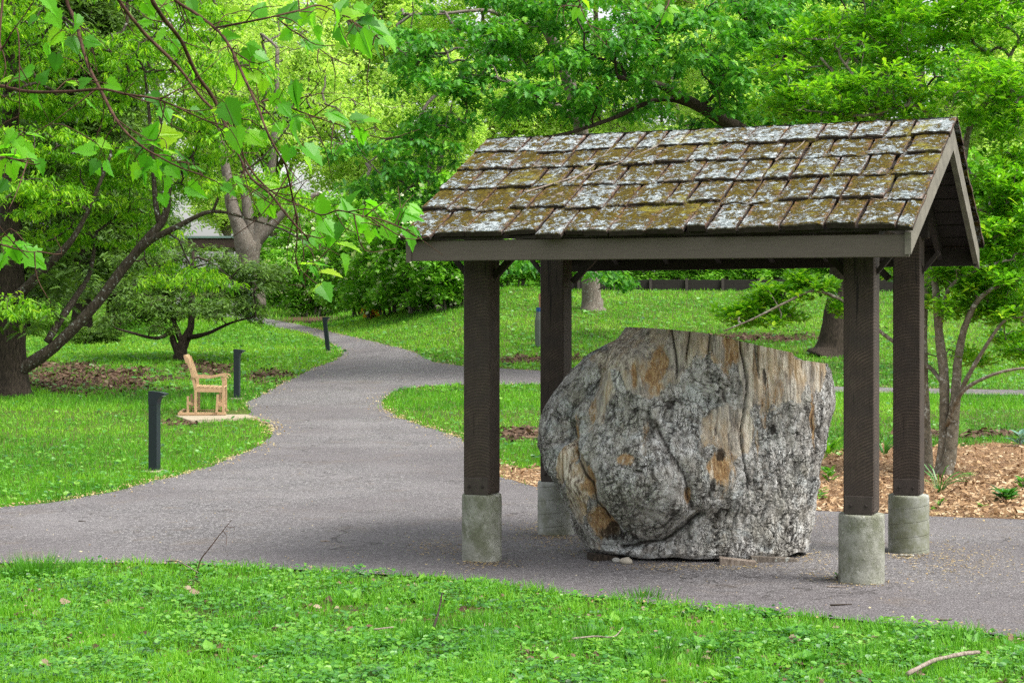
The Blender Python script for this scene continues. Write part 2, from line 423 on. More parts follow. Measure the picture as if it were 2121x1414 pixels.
# ------------------------------------------------------------------ setting: ground, path, mulch
PATH_PX = [(-500, 1180), (-200, 1174), (0, 1170), (200, 1168), (400, 1172), (600, 1182), (850, 1196), (1044, 1212), (1188, 1238), (1418, 1262), (1763, 1287), (2121, 1322), (2600, 1375),
           (2600, 1092), (2300, 1084), (2121, 1078), (1920, 1070), (1680, 1060), (1300, 1035), (1110, 1010), (1038, 990), (1000, 950), (958, 910), (900, 890), (830, 868), (797, 848), (791, 832), (815, 812), (870, 802), (960, 797),
           (1113, 797), (1400, 805), (1735, 813), (2083, 819), (2600, 830), (2600, 818), (2083, 808), (1735, 802), (1400, 788), (1113, 768), (1040, 764), (957, 759), (896, 750), (879, 742), (859, 730), (809, 717), (747, 702), (673, 685), (599, 669), (527, 655), (470, 646), (380, 641),
           (380, 648), (460, 655), (525, 668), (574, 680), (634, 690), (673, 707), (696, 717), (708, 726), (710, 735), (695, 747), (646, 764), (584, 796), (535, 823), (507, 836), (527, 869), (555, 880), (563, 895), (560, 908), (522, 932), (423, 972), (324, 997), (230, 1022), (100, 1044), (0, 1053), (-200, 1078), (-500, 1105)]
path_xy = [tuple(G(a, b)[:2]) for a, b in PATH_PX]
MULCH_PX = [(990, 938), (1060, 968), (1120, 972), (1400, 975), (1640, 960), (1780, 925), (1870, 918), (1960, 928), (2060, 916), (2121, 922), (2400, 930), (2600, 940), (2600, 1100), (2300, 1092), (2121, 1086), (1920, 1078), (1680, 1068), (1300, 1043), (1110, 1018), (1030, 995)]
mulch_xy = [tuple(G(a, b)[:2]) for a, b in MULCH_PX]
PAD_PX = [(362, 861), (500, 849), (532, 868), (392, 876)]
pad_xy = [tuple(G(a, b)[:2]) for a, b in PAD_PX]

# bare leaf-litter patches under the trees: centre px, radii px
BP = [(190, 785, 200, 30), (430, 765, 60, 16), (1120, 745, 150, 9), (560, 780, 55, 14), (100, 760, 130, 10), (1560, 700, 150, 10), (370, 878, 45, 7), (640, 662, 70, 10), (2000, 900, 160, 8), (1075, 900, 60, 16)]
def topx(X, Y):
    Z = hgt(X, Y); return CXP+FPX*X/Y, HOR+(CAMZ-Z)*FPX/Y
def bare_mask(X, Y, amt=1.0):
    px, py = topx(X, Y); m = np.zeros(len(X)); nn_ = fbm(np.stack([X*1.3, Y*.8, X*0], 1), 3)
    for cx, cy, rx, ry in BP: m = np.maximum(m, 1.15-np.hypot((px-cx)/rx, (py-cy)/ry)+nn_*.9)
    return m
gy = np.unique(np.concatenate([np.arange(-60, 4, 4), np.arange(4, 75, .35), np.arange(75, 130, 3), [150, 200, 300, 450, 700]]))
gx = np.unique(np.concatenate([np.arange(-26, 26.1, .25), [-500, -300, -150, -80, -50, -40, 40, 50, 80, 150, 300, 500]]))
XX, YY = np.meshgrid(gx, gy); ZZ = hgt(XX, YY); nx = len(gx); ny = len(gy)
ii = (np.arange(ny-1)[:, None]*nx+np.arange(nx-1)[None, :]).ravel()
quads = np.stack([ii, ii+1, ii+nx+1, ii+nx], 1)
m, nt, bs = newmat('soil_and_turf')
v = coord(nt); n1 = noi(nt, v, 1.2, 5, .65); n2 = noi(nt, v, 35, 6, .7)
c = mix(nt, ramp(nt, n1, [(.40, 0.0), (.62, 1.0)]), (.05, .12, .012), (.10, .19, .02))
c = mix(nt, ramp(nt, n2, [(.42, 0.0), (.58, 1.0)]), c, (.07, .05, .028))
c = mix(nt, ramp(nt, mth(nt, 'ADD', attr(nt, 'soil'), mth(nt, 'MULTIPLY', mth(nt, 'SUBTRACT', n2, .5), .8)), [(.25, 0.0), (.5, 1.0)]), c, (.085, .05, .032))
nt.links.new(c, bs.inputs['Base Color']); bs.inputs['Roughness'].default_value = 1; bs.inputs['Specular IOR Level'].default_value = .1
bump(nt, bs, n2, .8, .03); M['soil'] = m
tag(mesh_np('ground', np.stack([XX, YY, ZZ], -1).reshape(-1, 3), quads.ravel(), [4]*len(quads), M['soil'], None, {'soil': np.clip(bare_mask(XX.ravel(), np.maximum(YY.ravel(), 1.0))*(YY.ravel() > 6), 0, 1)}, smooth=True), kind='structure')

def sheet(name, poly, dz, mat, jit=.0, step=.5, grid=.8, seed=1, edge=.0):
    rng = np.random.default_rng(seed); pts = []
    n = len(poly)
    for k in range(n):
        a = np.array(poly[k]); b = np.array(poly[(k+1) % n]); L = np.linalg.norm(b-a); m_ = max(1, int(L/step))
        for t in range(m_):
            p = a+(b-a)*t/m_
            if jit: p = p+np.array([mnoise.noise(Vector((p[0]*2, p[1]*2, seed))), mnoise.noise(Vector((p[0]*2, p[1]*2, seed+9)))])*jit
            pts.append(p)
    nb = len(pts); arr = np.array(pts)
    xs = np.arange(arr[:, 0].min(), arr[:, 0].max(), grid); ys = np.arange(arr[:, 1].min(), arr[:, 1].max(), grid)
    gxx, gyy = [q.ravel() for q in np.meshgrid(xs, ys)]
    gxx = gxx+rng.uniform(-.1, .1, len(gxx))*grid; k = in_poly(gxx, gyy, [tuple(p) for p in pts])
    allp = [Vector((float(p[0]), float(p[1]))) for p in pts]+[Vector((float(a), float(b))) for a, b in zip(gxx[k], gyy[k])]
    vs, es, fs, _, _, _ = geometry.delaunay_2d_cdt(allp, [], [list(range(nb))], 1, 1e-5)
    X = np.array([p[0] for p in vs]); Y = np.array([p[1] for p in vs]); Z = hgt(X, Y)+dz
    lp = [i for f in fs for i in f]; return mesh_np(name, np.stack([X, Y, Z], 1), lp, [len(f) for f in fs], mat, smooth=True)

# asphalt
m, nt, bs = newmat('asphalt'); v = coord(nt)
big = noi(nt, v, .9, 5, .6); agg = nd(nt, 'ShaderNodeTexVoronoi', {'Vector': v, 'Scale': 62.0}).outputs['Color']
sep = nd(nt, 'ShaderNodeSeparateColor', {0: agg}).outputs[0]; agd = nd(nt, 'ShaderNodeTexVoronoi', {'Vector': v, 'Scale': 62.0}).outputs['Distance']
c = mix(nt, ramp(nt, sep, [(.0, 0.0), (.75, .3), (.93, .75), (1.0, 1.0)]), (.062, .057, .059), (.34, .328, .33))
c = mix(nt, ramp(nt, big, [(.35, 0.0), (.7, .6)]), c, (.20, .186, .188))
stain = noi(nt, v, 2.6, 6, .7); c = mix(nt, ramp(nt, stain, [(.62, 0.0), (.75, .45)]), c, (.20, .15, .09))
patch = noi(nt, coord(nt, loc=(7, 3, 0)), .35, 3, .5); c = mix(nt, ramp(nt, patch, [(.42, 0.0), (.58, .55)]), c, (.11, .098, .102))
wv2 = nd(nt, 'ShaderNodeVectorMath', {0: v, 1: nd(nt, 'ShaderNodeTexNoise', {'Vector': v, 'Scale': 2.5, 'Detail': 5.0}).outputs['Color']}, operation='ADD').outputs[0]
ck = nd(nt, 'ShaderNodeTexVoronoi', {'Vector': wv2, 'Scale': .55}, feature='DISTANCE_TO_EDGE').outputs['Distance']
ckm = mth(nt, 'MULTIPLY', ramp(nt, ck, [(.0, 1.0), (.012, 0.0)]), ramp(nt, noi(nt, v, .5, 2), [(.48, 0.0), (.56, .8)]))
c = mix(nt, ckm, c, (.03, .026, .024))
dirt = ramp(nt, noi(nt, coord(nt, loc=(2, 9, 0)), 1.4, 8, .75), [(.55, 0.0), (.68, .5)]); c = mix(nt, dirt, c, (.15, .12, .095))
nt.links.new(c, bs.inputs['Base Color']); bs.inputs['Roughness'].default_value = .85; bs.inputs['Specular IOR Level'].default_value = .3
bump(nt, bs, mth(nt, 'MULTIPLY', agd, -1.0), .9, .012); M['asphalt'] = m
tag(sheet('path', path_xy, .014, M['asphalt'], jit=.07, step=.2), kind='structure')
# mulch base
m, nt, bs = newmat('mulch'); v = coord(nt, scale=(1, 1, 1)); a1 = noi(nt, v, 60, 6, .75, .6); a2 = noi(nt, v, 3, 4)
c = ramp(nt, a1, [(.3, (.06, .03, .015)), (.5, (.26, .14, .06)), (.7, (.45, .28, .14))])
c = mix(nt, ramp(nt, a2, [(.4, 0.0), (.7, .5)]), c, (.12, .06, .035))
nt.links.new(c, bs.inputs['Base Color']); bs.inputs['Roughness'].default_value = 1; bump(nt, bs, a1, 1, .03); M['mulch'] = m
tag(sheet('mulch_bed', mulch_xy, .006, M['mulch'], jit=.2, step=.3), kind='structure')

# ------------------------------------------------------------------ shelter
TH = math.radians(-22.5); E1 = np.array([math.cos(TH), math.sin(TH), 0]); E2 = np.array([-math.sin(TH), math.cos(TH), 0])
SC = np.array([1.386, 12.726, 0.0])
m, nt, bs = newmat('brown_timber')
v = coord(nt, 'Object'); sx = nd(nt, 'ShaderNodeSeparateXYZ', {0: v})
# band-saw arcs: rings about a far axis, warped
xx = mth(nt, 'ADD', sx.outputs[0], sx.outputs[1]); arc_ = mth(nt, 'ADD', mth(nt, 'MULTIPLY', mth(nt, 'MULTIPLY', xx, xx), 2.2), mth(nt, 'MULTIPLY', xx, .28))
wz = mth(nt, 'ADD', mth(nt, 'ADD', sx.outputs[2], arc_), mth(nt, 'MULTIPLY', noi(nt, v, 4, 3), .07))
wv = mth(nt, 'ADD', mth(nt, 'MULTIPLY', mth(nt, 'SINE', mth(nt, 'MULTIPLY', wz, 2*math.pi/.023)), .5), .5)
wv = mth(nt, 'MULTIPLY', wv, ramp(nt, noi(nt, v, 9, 3), [(.35, .2), (.65, 1.0)]))
gr = noi(nt, coord(nt, 'Object', (30, 30, 1.5)), 3, 5, .7); bl = noi(nt, v, 5, 4, .6)
c = mix(nt, wv, (.036, .026, .020), (.088, .062, .046))
c = mix(nt, ramp(nt, gr, [(.5, 0.0), (.75, .5)]), c, (.10, .078, .062)); c = mix(nt, ramp(nt, bl, [(.4, 0.0), (.65, .55)]), c, (.038, .030, .027))
chk = ramp(nt, noi(nt, coord(nt, 'Object', (26, 26, .9)), 1.6, 3, .5), [(.655, 0.0), (.67, 1.0)]); c = mix(nt, mth(nt, 'MULTIPLY', chk, .85), c, (.008, .006, .005))
scf = ramp(nt, noi(nt, coord(nt, 'Object', (1, 1, .8), (0, 0, 0), (3, 3, 1)), 13, 7, .85), [(.66, 0.0), (.70, .7)]); c = mix(nt, scf, c, (.17, .14, .115))
nt.links.new(c, bs.inputs['Base Color']); bs.inputs['Roughness'].default_value = .75; bs.inputs['Specular IOR Level'].default_value = .35
b1 = bump(nt, bs, wv, .5, .003); bump(nt, bs, gr, .5, .004, b1); M['timber'] = m
m, nt, bs = newmat('painted_board')
v = coord(nt, 'Object'); g1 = noi(nt, coord(nt, 'Object', (1.2, 14, 14)), 4, 6, .7); g2 = noi(nt, coord(nt, 'Object', (2, 3, 3)), 9, 5, .8)
c = mix(nt, g1, (.078, .062, .049), (.145, .118, .096)); c = mix(nt, ramp(nt, g2, [(.66, 0.0), (.72, .8)]), c, (.02, .015, .012))
nt.links.new(c, bs.inputs['Base Color']); bs.inputs['Roughness'].default_value = .6; bump(nt, bs, g1, .4, .004); M['board'] = m
M['bracket'] = plain('painted_bracket', (.050, .038, .032), .55, var=.3, s=14)
M['dark_board'] = plain('shaded_board', (.028, .021, .017), .8)  # darker copy of the board paint, under-roof shade put into the colour
M['barge'] = plain('lit_barge', (.17, .155, .125), .7, var=.3, s=9)  # right gable boards coloured lighter, standing in for light from the right
# concrete
m, nt, bs = newmat('pier_concrete'); v = coord(nt, 'Object'); a = noi(nt, v, 7, 6, .65); b = noi(nt, v, 60, 4, .7); g_ = noi(nt, coord(nt, 'Object', (1, 1, 1), (0, 0, 0), (5, 2, 1)), 4.5, 5, .7)
c = mix(nt, ramp(nt, a, [(.3, 0.0), (.7, 1.0)]), (.22, .225, .20), (.42, .43, .40))
c = mix(nt, ramp(nt, g_, [(.40, 0.0), (.60, .9)]), c, (.15, .16, .095)); c = mix(nt, ramp(nt, b, [(.62, 0.0), (.72, .6)]), c, (.12, .12, .10))
# spiral seam left by the cardboard former
sp = nd(nt, 'ShaderNodeSeparateXYZ', {0: v}); at = mth(nt, 'ARCTAN2', sp.outputs[1], sp.outputs[0])
ph = mth(nt, 'FRACT', mth(nt, 'ADD', mth(nt, 'MULTIPLY', sp.outputs[2], 9.0), mth(nt, 'MULTIPLY', at, -1/(2*math.pi))))
seam = ramp(nt, ph, [(.0, 1.0), (.035, 0.0), (.965, 0.0), (1.0, 1.0)])
c = mix(nt, mth(nt, 'MULTIPLY', seam, .55), c, (.13, .13, .11))
nt.links.new(c, bs.inputs['Base Color']); bs.inputs['Roughness'].default_value = .9
b1 = bump(nt, bs, mth(nt, 'MULTIPLY', seam, -1.0), .6, .006); bump(nt, bs, b, .5, .004, b1); M['pier'] = m
m, nt, bs = newmat('mottled_concrete'); v = coord(nt, 'Object'); a = noi(nt, v, 6, 7, .7); b = noi(nt, v, 42, 5, .75); g_ = noi(nt, coord(nt, 'Object', (1, 1, .8), (0, 0, 0), (5, 2, 1)), 6, 7, .75)
c = mix(nt, ramp(nt, a, [(.3, 0.0), (.7, 1.0)]), (.20, .20, .165), (.40, .405, .35)); c = mix(nt, ramp(nt, g_, [(.44, 0.0), (.60, .85)]), c, (.13, .14, .085))
c = mix(nt, ramp(nt, b, [(.58, 0.0), (.66, .7)]), c, (.09, .09, .07)); c = mix(nt, ramp(nt, noi(nt, v, 11, 6, .8), [(.60, 0.0), (.66, .7)]), c, (.52, .52, .47))
nt.links.new(c, bs.inputs['Base Color']); bs.inputs['Roughness'].default_value = .95; bump(nt, bs, b, .8, .010); M['pier_front'] = m

shelter = empty('shelter', SC, TH, label='brown timber shelter on four concrete piers with mossy shingled gable roof over the stump', cat='shelter')
def loc_w(u, v, z): return SC+E1*u+E2*v+np.array([0, 0, z])
UL, UR, VF, VB = -1.4, 1.4, -.825, .825
tops = {(-1, -1): .50, (1, -1): .475, (1, 1): .45, (-1, 1): .45}
POSTW = .205
for (su, sv), tz in tops.items():
    u = (UL if su < 0 else UR)+(0 if sv < 0 else -.045 if su < 0 else .045); vv = VF if sv < 0 else VB
    r = .147 if (su, sv) == (-1, -1) else .154
    mb = MB(); n = 48; prof = [(r*1.0, -.15), (r*1.0, .02)]+[(r*(1+.006*math.sin(z*37+su)), z) for z in np.linspace(.05, tz-.02, 12)]+[(r*.985, tz-.006), (r*.95, tz), (.01, tz+.001)]
    mb.lathe(prof, n)
    ob = mb.build('pier', M['pier' if sv > 0 else 'pier_front'], shelter, smooth=True); ob.location = (u, vv, 0); ob.rotation_euler = (0, 0, R.uniform(0, 6))
    h = 2.42-tz-.012; mb = MB(); mb.box((0, 0, h/2), (POSTW, POSTW, h), bev=.006)
    po = mb.build('post', M['timber'], shelter); po.location = (u, vv, tz+.012)
    po.rotation_euler = (0, 0, math.pi if su*sv < 0 else 0)
    mb = MB(); sg = 1
    mb.box((0, -POSTW/2-.005, .052), (POSTW*.92, .008, .125), bev=.003).box((0, POSTW/2+.005, .052), (POSTW*.92, .008, .125), bev=.003).box((0, 0, -.004), (POSTW*.9, POSTW*.98, .008))
    br = mb.build('bracket', M['bracket'], shelter); br.location = (u, vv, tz+.012)
    for bx in (-.052, .052):
        for sy in (-1, 1):
            mb = MB(); mb.lathe([(.011, 0), (.011, .008), (.007, .013)], 6)
            bo = mb.build('bolt', M['dark_board'], br); bo.location = (bx, sy*(POSTW/2+.008), .05); bo.rotation_euler = (math.radians(90*(1 if sy < 0 else -1)), 0, 0)
# roof frame
ZE = 2.2; EV = 1.425; RZ_ = 3.155; uFL, uFR, uBL, uBR = -1.72, 1.835, -1.70, 1.90; uRL, uRR = -1.69, 1.90
slope = (RZ_-2.345)/1.45
mb = MB(); mb.bar((uFL, -EV+.02, ZE+.075), (uFR-.02, -EV+.02, ZE+.052), .04, .145, bev=.004); mb.build('fascia', M['board'], shelter)
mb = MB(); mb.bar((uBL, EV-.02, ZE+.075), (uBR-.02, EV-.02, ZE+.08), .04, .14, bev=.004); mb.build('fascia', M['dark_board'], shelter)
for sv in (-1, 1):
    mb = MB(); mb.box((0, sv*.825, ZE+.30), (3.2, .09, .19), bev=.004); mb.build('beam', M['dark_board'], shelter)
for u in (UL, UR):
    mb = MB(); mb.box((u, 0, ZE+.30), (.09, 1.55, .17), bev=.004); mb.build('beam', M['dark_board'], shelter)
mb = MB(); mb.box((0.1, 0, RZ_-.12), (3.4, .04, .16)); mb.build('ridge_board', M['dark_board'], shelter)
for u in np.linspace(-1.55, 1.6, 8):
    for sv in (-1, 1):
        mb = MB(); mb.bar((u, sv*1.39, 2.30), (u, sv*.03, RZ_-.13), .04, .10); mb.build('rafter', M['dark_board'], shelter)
for sv in (-1, 1):   # deck boards, with the underside shown at the gable
    for k in range(9):
        pass
    mb = MB()
    nb = 9
    for k in range(nb):
        t0, t1 = k/nb, (k+1)/nb-.012
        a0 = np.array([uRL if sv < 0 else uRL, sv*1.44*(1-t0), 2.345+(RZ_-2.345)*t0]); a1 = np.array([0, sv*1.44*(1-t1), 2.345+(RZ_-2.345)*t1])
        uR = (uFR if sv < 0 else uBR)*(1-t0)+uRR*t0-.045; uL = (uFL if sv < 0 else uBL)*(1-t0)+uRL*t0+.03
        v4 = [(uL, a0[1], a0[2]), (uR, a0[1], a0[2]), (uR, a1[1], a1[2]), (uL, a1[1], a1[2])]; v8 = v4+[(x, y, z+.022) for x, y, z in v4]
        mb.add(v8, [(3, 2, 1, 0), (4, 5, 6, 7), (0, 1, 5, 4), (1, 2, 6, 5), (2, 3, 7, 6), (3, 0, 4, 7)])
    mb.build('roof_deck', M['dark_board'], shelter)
def barge(ue, ur, sv, th, mat):
    # board following the slope with a plumb-cut tail
    ye = sv*(EV+.012); zt = 2.335; zr = RZ_-.004
    v = []
    for off in (0, th):
        v += [(ue+off, ye, zt), (ur+off, sv*.001, zr), (ur+off, sv*.001, zr-.165), (ue+off, ye, ZE-.005)]
    f = [(0, 1, 2, 3), (7, 6, 5, 4), (0, 4, 5, 1), (1, 5, 6, 2), (2, 6, 7, 3), (3, 7, 4, 0)]
    mb = MB(); mb.add(v, f); return mb.build('barge_board', mat, shelter)
barge(uFR-.045, uRR-.045, -1, .04, M['barge']); barge(uBR-.045, uRR-.045, 1, .04, M['barge'])
barge(uFL-.005, uRL, -1, .04, M['board']); barge(uBL, uRL, 1, .04, M['board'])
for u, v_, du in ((UL, VF, 1), (UR, VF, -1), (UL, VB, 1), (UR, VB, -1)):
    s_ = 1 if v_ < 0 else -1
    mb = MB(); mb.bar((u+du*(POSTW/2), v_, 2.10), (u+du*(POSTW/2+.30), v_, 2.40), .04, .05); mb.build('knee_brace', M['dark_board'], shelter)
    mb = MB(); mb.bar((u-du*(POSTW/2), v_, 2.10), (u-du*(POSTW/2+.17), v_, 2.30), .04, .03); mb.build('knee_brace', M['dark_board'], shelter)
# shingles: thick split shakes with ragged butts
m, nt, bs = newmat('mossy_shake'); v = coord(nt, 'Object')
wood = ramp(nt, noi(nt, coord(nt, 'Object', (14, 1.5, 1.5)), 6, 5, .7), [(.3, (.10, .08, .065)), (.55, (.27, .225, .19)), (.75, (.45, .38, .33))])
mossc = ramp(nt, noi(nt, v, 55, 4, .7), [(.32, (.020, .015, .001)), (.52, (.075, .055, .004)), (.72, (.17, .135, .014))])
mo1 = noi(nt, v, 9, 9, .78, .3); mo = ramp(nt, mth(nt, 'ADD', mo1, mth(nt, 'MULTIPLY', attr(nt, 'moss'), .22)), [(.485, 0.0), (.505, 1.0)])
c = mix(nt, mo, wood, mossc)
li1 = noi(nt, coord(nt, 'Object', (1, 1, 1), (0, 0, 0), (4, 8, 2)), 13, 10, .84, .4); li = ramp(nt, mth(nt, 'ADD', li1, mth(nt, 'MULTIPLY', attr(nt, 'lich'), .26)), [(.545, 0.0), (.56, 1.0)])
lc = ramp(nt, noi(nt, v, 40, 4, .7), [(.38, (.10, .12, .12)), (.52, (.29, .335, .345)), (.66, (.52, .56, .56))])
c = mix(nt, li, c, lc)
c = mix(nt, ramp(nt, noi(nt, coord(nt, 'Object', (1, 1, 1), (0, 0, 0), (9, 1, 1)), 28, 6, .8), [(.56, 0.0), (.60, .8)]), c, (.05, .035, .022))
c = mix(nt, mth(nt, 'LESS_THAN', attr(nt, 'moss'), -.5), c, (.045, .036, .03))  # butts and sides painted dark as the shadow line under each course
nd_ = ramp(nt, attr(nt, 'gap'), [(.0, 0.0), (1.0, 1.0)]); c = mix(nt, mth(nt, 'MULTIPLY', nd_, ramp(nt, noi(nt, v, 30, 5, .8), [(.50, 0.0), (.55, 1.0)])), c, (.30, .15, .10))
ym = ramp(nt, noi(nt, coord(nt, 'Object', (1, 1, 1), (0, 0, 0), (1.5, 0, 0)), 2.3, 5, .6), [(.58, 0.0), (.64, .9)]); ym = mth(nt, 'MULTIPLY', ym, ramp(nt, noi(nt, v, 17, 6, .8), [(.44, 0.0), (.52, 1.0)])); c = mix(nt, ym, c, (.21, .19, .03))
nt.links.new(c, bs.inputs['Base Color']); bs.inputs['Roughness'].default_value = .95; bs.inputs['Specular IOR Level'].default_value = .15
hh = mth(nt, 'ADD', mth(nt, 'MULTIPLY', mo, .5), mth(nt, 'MULTIPLY', li, .9)); b1 = bump(nt, bs, hh, .8, .012); bump(nt, bs, noi(nt, v, 80, 5, .8), .8, .008, b1); M['shake'] = m

def shingles(sv, seed):
    rng = np.random.default_rng(seed); V = []; L = []; tt = []; AM = []; AL = []; AG = []; n0 = 0
    ue0, ue1 = (uFL-.03, uFR+.03) if sv < 0 else (uBL-.03, uBR+.03)
    sl = math.hypot(1.47, RZ_+.03-2.36); ncourse = 5
    edges = [-.02, .215, .43, .635, .82, 1.0]
    N = np.array([0, sv*(RZ_-2.36)/sl, 1.47/sl])
    def pt(u01, s, h, du):   # s 0 eave .. 1 ridge
        u = (ue0*(1-s)+(uRL-.03)*s)*(1-u01)+(ue1*(1-s)+(uRR+.03)*s)*u01+du
        return np.array([u, sv*1.47*(1-s), 2.36+(RZ_+.03-2.36)*s])+N*h
    for ci in range(ncourse):
        s0 = edges[ci]; s1 = min(edges[ci+1]+.07, 1.015); x = -.001*ci; 
        x = 0.0
        while x < 1.0:
            w = rng.uniform(.040, .084); x1 = min(1.0, x+w)
            if 1.0-x1 < .03: x1 = 1.0
            gap = rng.uniform(.0012, .0045); ss = s0+rng.normal(0, .010); th = rng.uniform(.012, .028); lift = rng.uniform(.0, .014); tl = rng.normal(0, .004); skew = rng.normal(0, .006)
            nu, ns = 9, 8; vs = []; am = []; al = []; ag = []
            lm = rng.normal(0, .05); ll = rng.normal(0, .045)
            for j in range(ns):
                for i in range(nu):
                    a = i/(nu-1); b = j/(ns-1); s = ss+(s1-ss)*b+(rng.normal(0, .004) if j == 0 else 0)+skew*(a-.5)*(1-b)
                    hb = .012+.012+th*(1-b)+lift*(1-b)+tl*(a-.5)+.005*math.sin(a*3.1)+rng.normal(0, .0018)
                    vs.append(pt(x+gap+(x1-x-2*gap)*a, s, hb, rng.normal(0, .002) if i in (0, nu-1) else 0))
                    am.append(lm+.18+.25*math.sin(b*3.0)); al.append(ll+.08+(.12 if b < .15 else .0)+(.16 if ci == ncourse-1 else 0)); e = min(a, 1-a); ag.append(max(0, 1-e*7)*(.3+.5*b))
            top = len(vs)
            for i in range(nu):   # butt bottom edge
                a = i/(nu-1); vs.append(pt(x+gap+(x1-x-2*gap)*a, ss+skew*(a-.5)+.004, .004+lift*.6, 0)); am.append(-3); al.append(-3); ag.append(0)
            for i in (0, nu-1):
                pass
            fs = []
            for j in range(ns-1):
                for i in range(nu-1):
                    q = [j*nu+i, j*nu+i+1, (j+1)*nu+i+1, (j+1)*nu+i]; fs.append(q if sv < 0 else q[::-1])
            for i in range(nu-1):
                q = [top+i, top+i+1, i+1, i]; fs.append(q if sv < 0 else q[::-1])
            # sides
            bl = len(vs)
            for e_, i in ((0, 0), (1, nu-1)):
                base = len(vs)
                for j in range(ns):
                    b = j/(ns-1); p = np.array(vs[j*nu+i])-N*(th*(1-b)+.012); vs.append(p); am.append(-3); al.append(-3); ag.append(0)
                for j in range(ns-1):
                    q = [j*nu+i, (j+1)*nu+i, base+j+1, base+j]; fs.append(q if (e_ == 0) == (sv < 0) else q[::-1])
            V += vs; AM += am; AL += al; AG += ag
            for q in fs: L += [k+n0 for k in q]; tt.append(len(q))
            n0 += len(vs); x = x1
    return mesh_np('roof_shingles', np.array(V), L, tt, M['shake'], shelter, {'moss': AM, 'lich': AL, 'gap': AG}, smooth=False)
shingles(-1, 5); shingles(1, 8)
# dead twigs, needles and moss tufts lying on the roof
def roofpt(u, s, h=.05): return loc_w(u, -1.47*(1-s), 2.36+(RZ_+.03-2.36)*s+h)
def twig_on_roof(pts, r, label):
    p = spline([roofpt(*q) for q in pts], 5); mb = MB(); mb.tube(p-p[0], np.linspace(r, r*.35, len(p)), 6, True, .12)
    o = mb.build('dead_twig', M['deadwood']); o.location = tuple(p[0]); tag(o, label, 'twig', 'dead twigs lying on the shingle roof'); return o
twig_on_roof([(-1.0, .36), (-.75, .48), (-.45, .62), (-.2, .82), (-.1, .95)], .009, 'longest dead twig curving up the left half of the mossy roof')
twig_on_roof([(-.72, .44), (-.62, .62), (-.58, .80)], .007, 'pale forked twig beside the longest twig on the roof')
twig_on_roof([(.75, .60), (.88, .74), (.90, .93)], .006, 'thin bent twig on the right half of the roof near the ridge')
twig_on_roof([(.12, .62), (.2, .70), (.36, .82)], .005, 'short pale twig at the middle of the roof below the ridge')
lv = LV(); nn = 2600
uu = R.uniform(-1.65, 1.75, nn); s_ = R.uniform(0, .97, nn); ctr = R.random(nn)
pos = np.array([roofpt(a, b, .047) for a, b in zip(uu, s_)])
dd = R.normal(size=(nn, 3))*np.array([1, .8, .15])
keep = (mth_ := (np.array([mnoise.noise(Vector((a*3.1, b*5, 2))) for a, b in zip(uu, s_)]) > -.05))
lv.add(pos[keep], dd[keep], np.tile([0, -.5, .9], (keep.sum(), 1))+R.normal(size=(keep.sum(), 3))*.3, R.uniform(.02, .06, keep.sum()), T_CHIP, R.normal(.45, .2, keep.sum()), width=.07)
tag(lv.build('fallen_needles', M['litter']), 'reddish brown dry needles and bud scales caught between the roof shingles', 'litter', kind='stuff')

# ------------------------------------------------------------------ stump
SY = 12.95; ss = SY/FPX
zpx = lambda y: CAMZ-(y-HOR)*ss
Lt = [(677, 1300), (700, 1281), (715, 1255), (730, 1228), (765, 1190), (820, 1150), (870, 1124), (920, 1114), (970, 1136), (1005, 1160), (1050, 1180), (1090, 1190), (1130, 1214), (1165, 1262)]
Rt = [(677, 1700), (750, 1706), (775, 1712), (800, 1720), (830, 1722), (890, 1706), (950, 1696), (1000, 1690), (1060, 1684), (1090, 1678), (1108, 1670), (1165, 1668)]
Tt = [(1240, 690), (1300, 677), (1345, 679), (1440, 688), (1500, 702), (1600, 724), (1618, 728), (1622, 741), (1706, 752), (1760, 760)]
NA, NZ = 620, 420
ang = np.linspace(0, 2*np.pi, NA, endpoint=False); tz_ = np.linspace(0, 1, NZ)
AA, TT = np.meshgrid(ang, tz_); zb = .045
zt = np.interp(np.zeros_like(AA)+1500, [t[0] for t in Tt], [zpx(t[1]) for t in Tt])
for _ in range(6):
    Zs = zb+TT*(zt-zb); ypx = HOR+(CAMZ-Zs)/ss
    Lp = np.interp(ypx, [t[0] for t in Lt], [t[1] for t in Lt]); Rp = np.interp(ypx, [t[0] for t in Rt], [t[1] for t in Rt])
    mid = (Lp+Rp)/2; half = (Rp-Lp)/2
    ca = np.cos(AA); xpx = mid+half*np.sign(ca)*np.abs(ca)**.85
    zt = np.interp(xpx, [t[0] for t in Tt], [zpx(t[1]) for t in Tt])
Xs = (xpx-CXP)*ss; sa = np.sin(AA)
D = .60+.06*np.sin(TT*3.0); Ys = SY+D*np.sign(sa)*np.abs(sa)**.8*np.where(sa > 0, .85, 1.0)
Pm = np.stack([Xs, Ys, Zs], -1).reshape(-1, 3); X_, Y_, Z_ = Pm.T
front = np.clip(-(Y_-SY)/.5, 0, 1); ypf = HOR+(CAMZ-Z_)/ss; xpf = xpx.ravel()
gs = lambda cx, cy, rx, ry: np.exp(-((xpf-cx)/rx)**2-((ypf-cy)/ry)**2)
wrx = 14*fbm(Pm*5+71, 3); wry = 10*fbm(Pm*5+91, 3)
def seg_d(poly):   # distance to a polyline, warped so it never runs smooth
    d = np.full(len(xpf), 1e9)
    for (a, b), (c2, d2) in zip(poly[:-1], poly[1:]):
        t = np.clip(((xpf+wrx-a)*(c2-a)+(ypf+wry-b)*(d2-b))/((c2-a)**2+(d2-b)**2), 0, 1); d = np.minimum(d, np.hypot(xpf+wrx-a-t*(c2-a), ypf+wry-b-t*(d2-b)))
    return d
big_ = fbm(Pm*np.array([2.0, 2.0, 1.2])+3, 4)
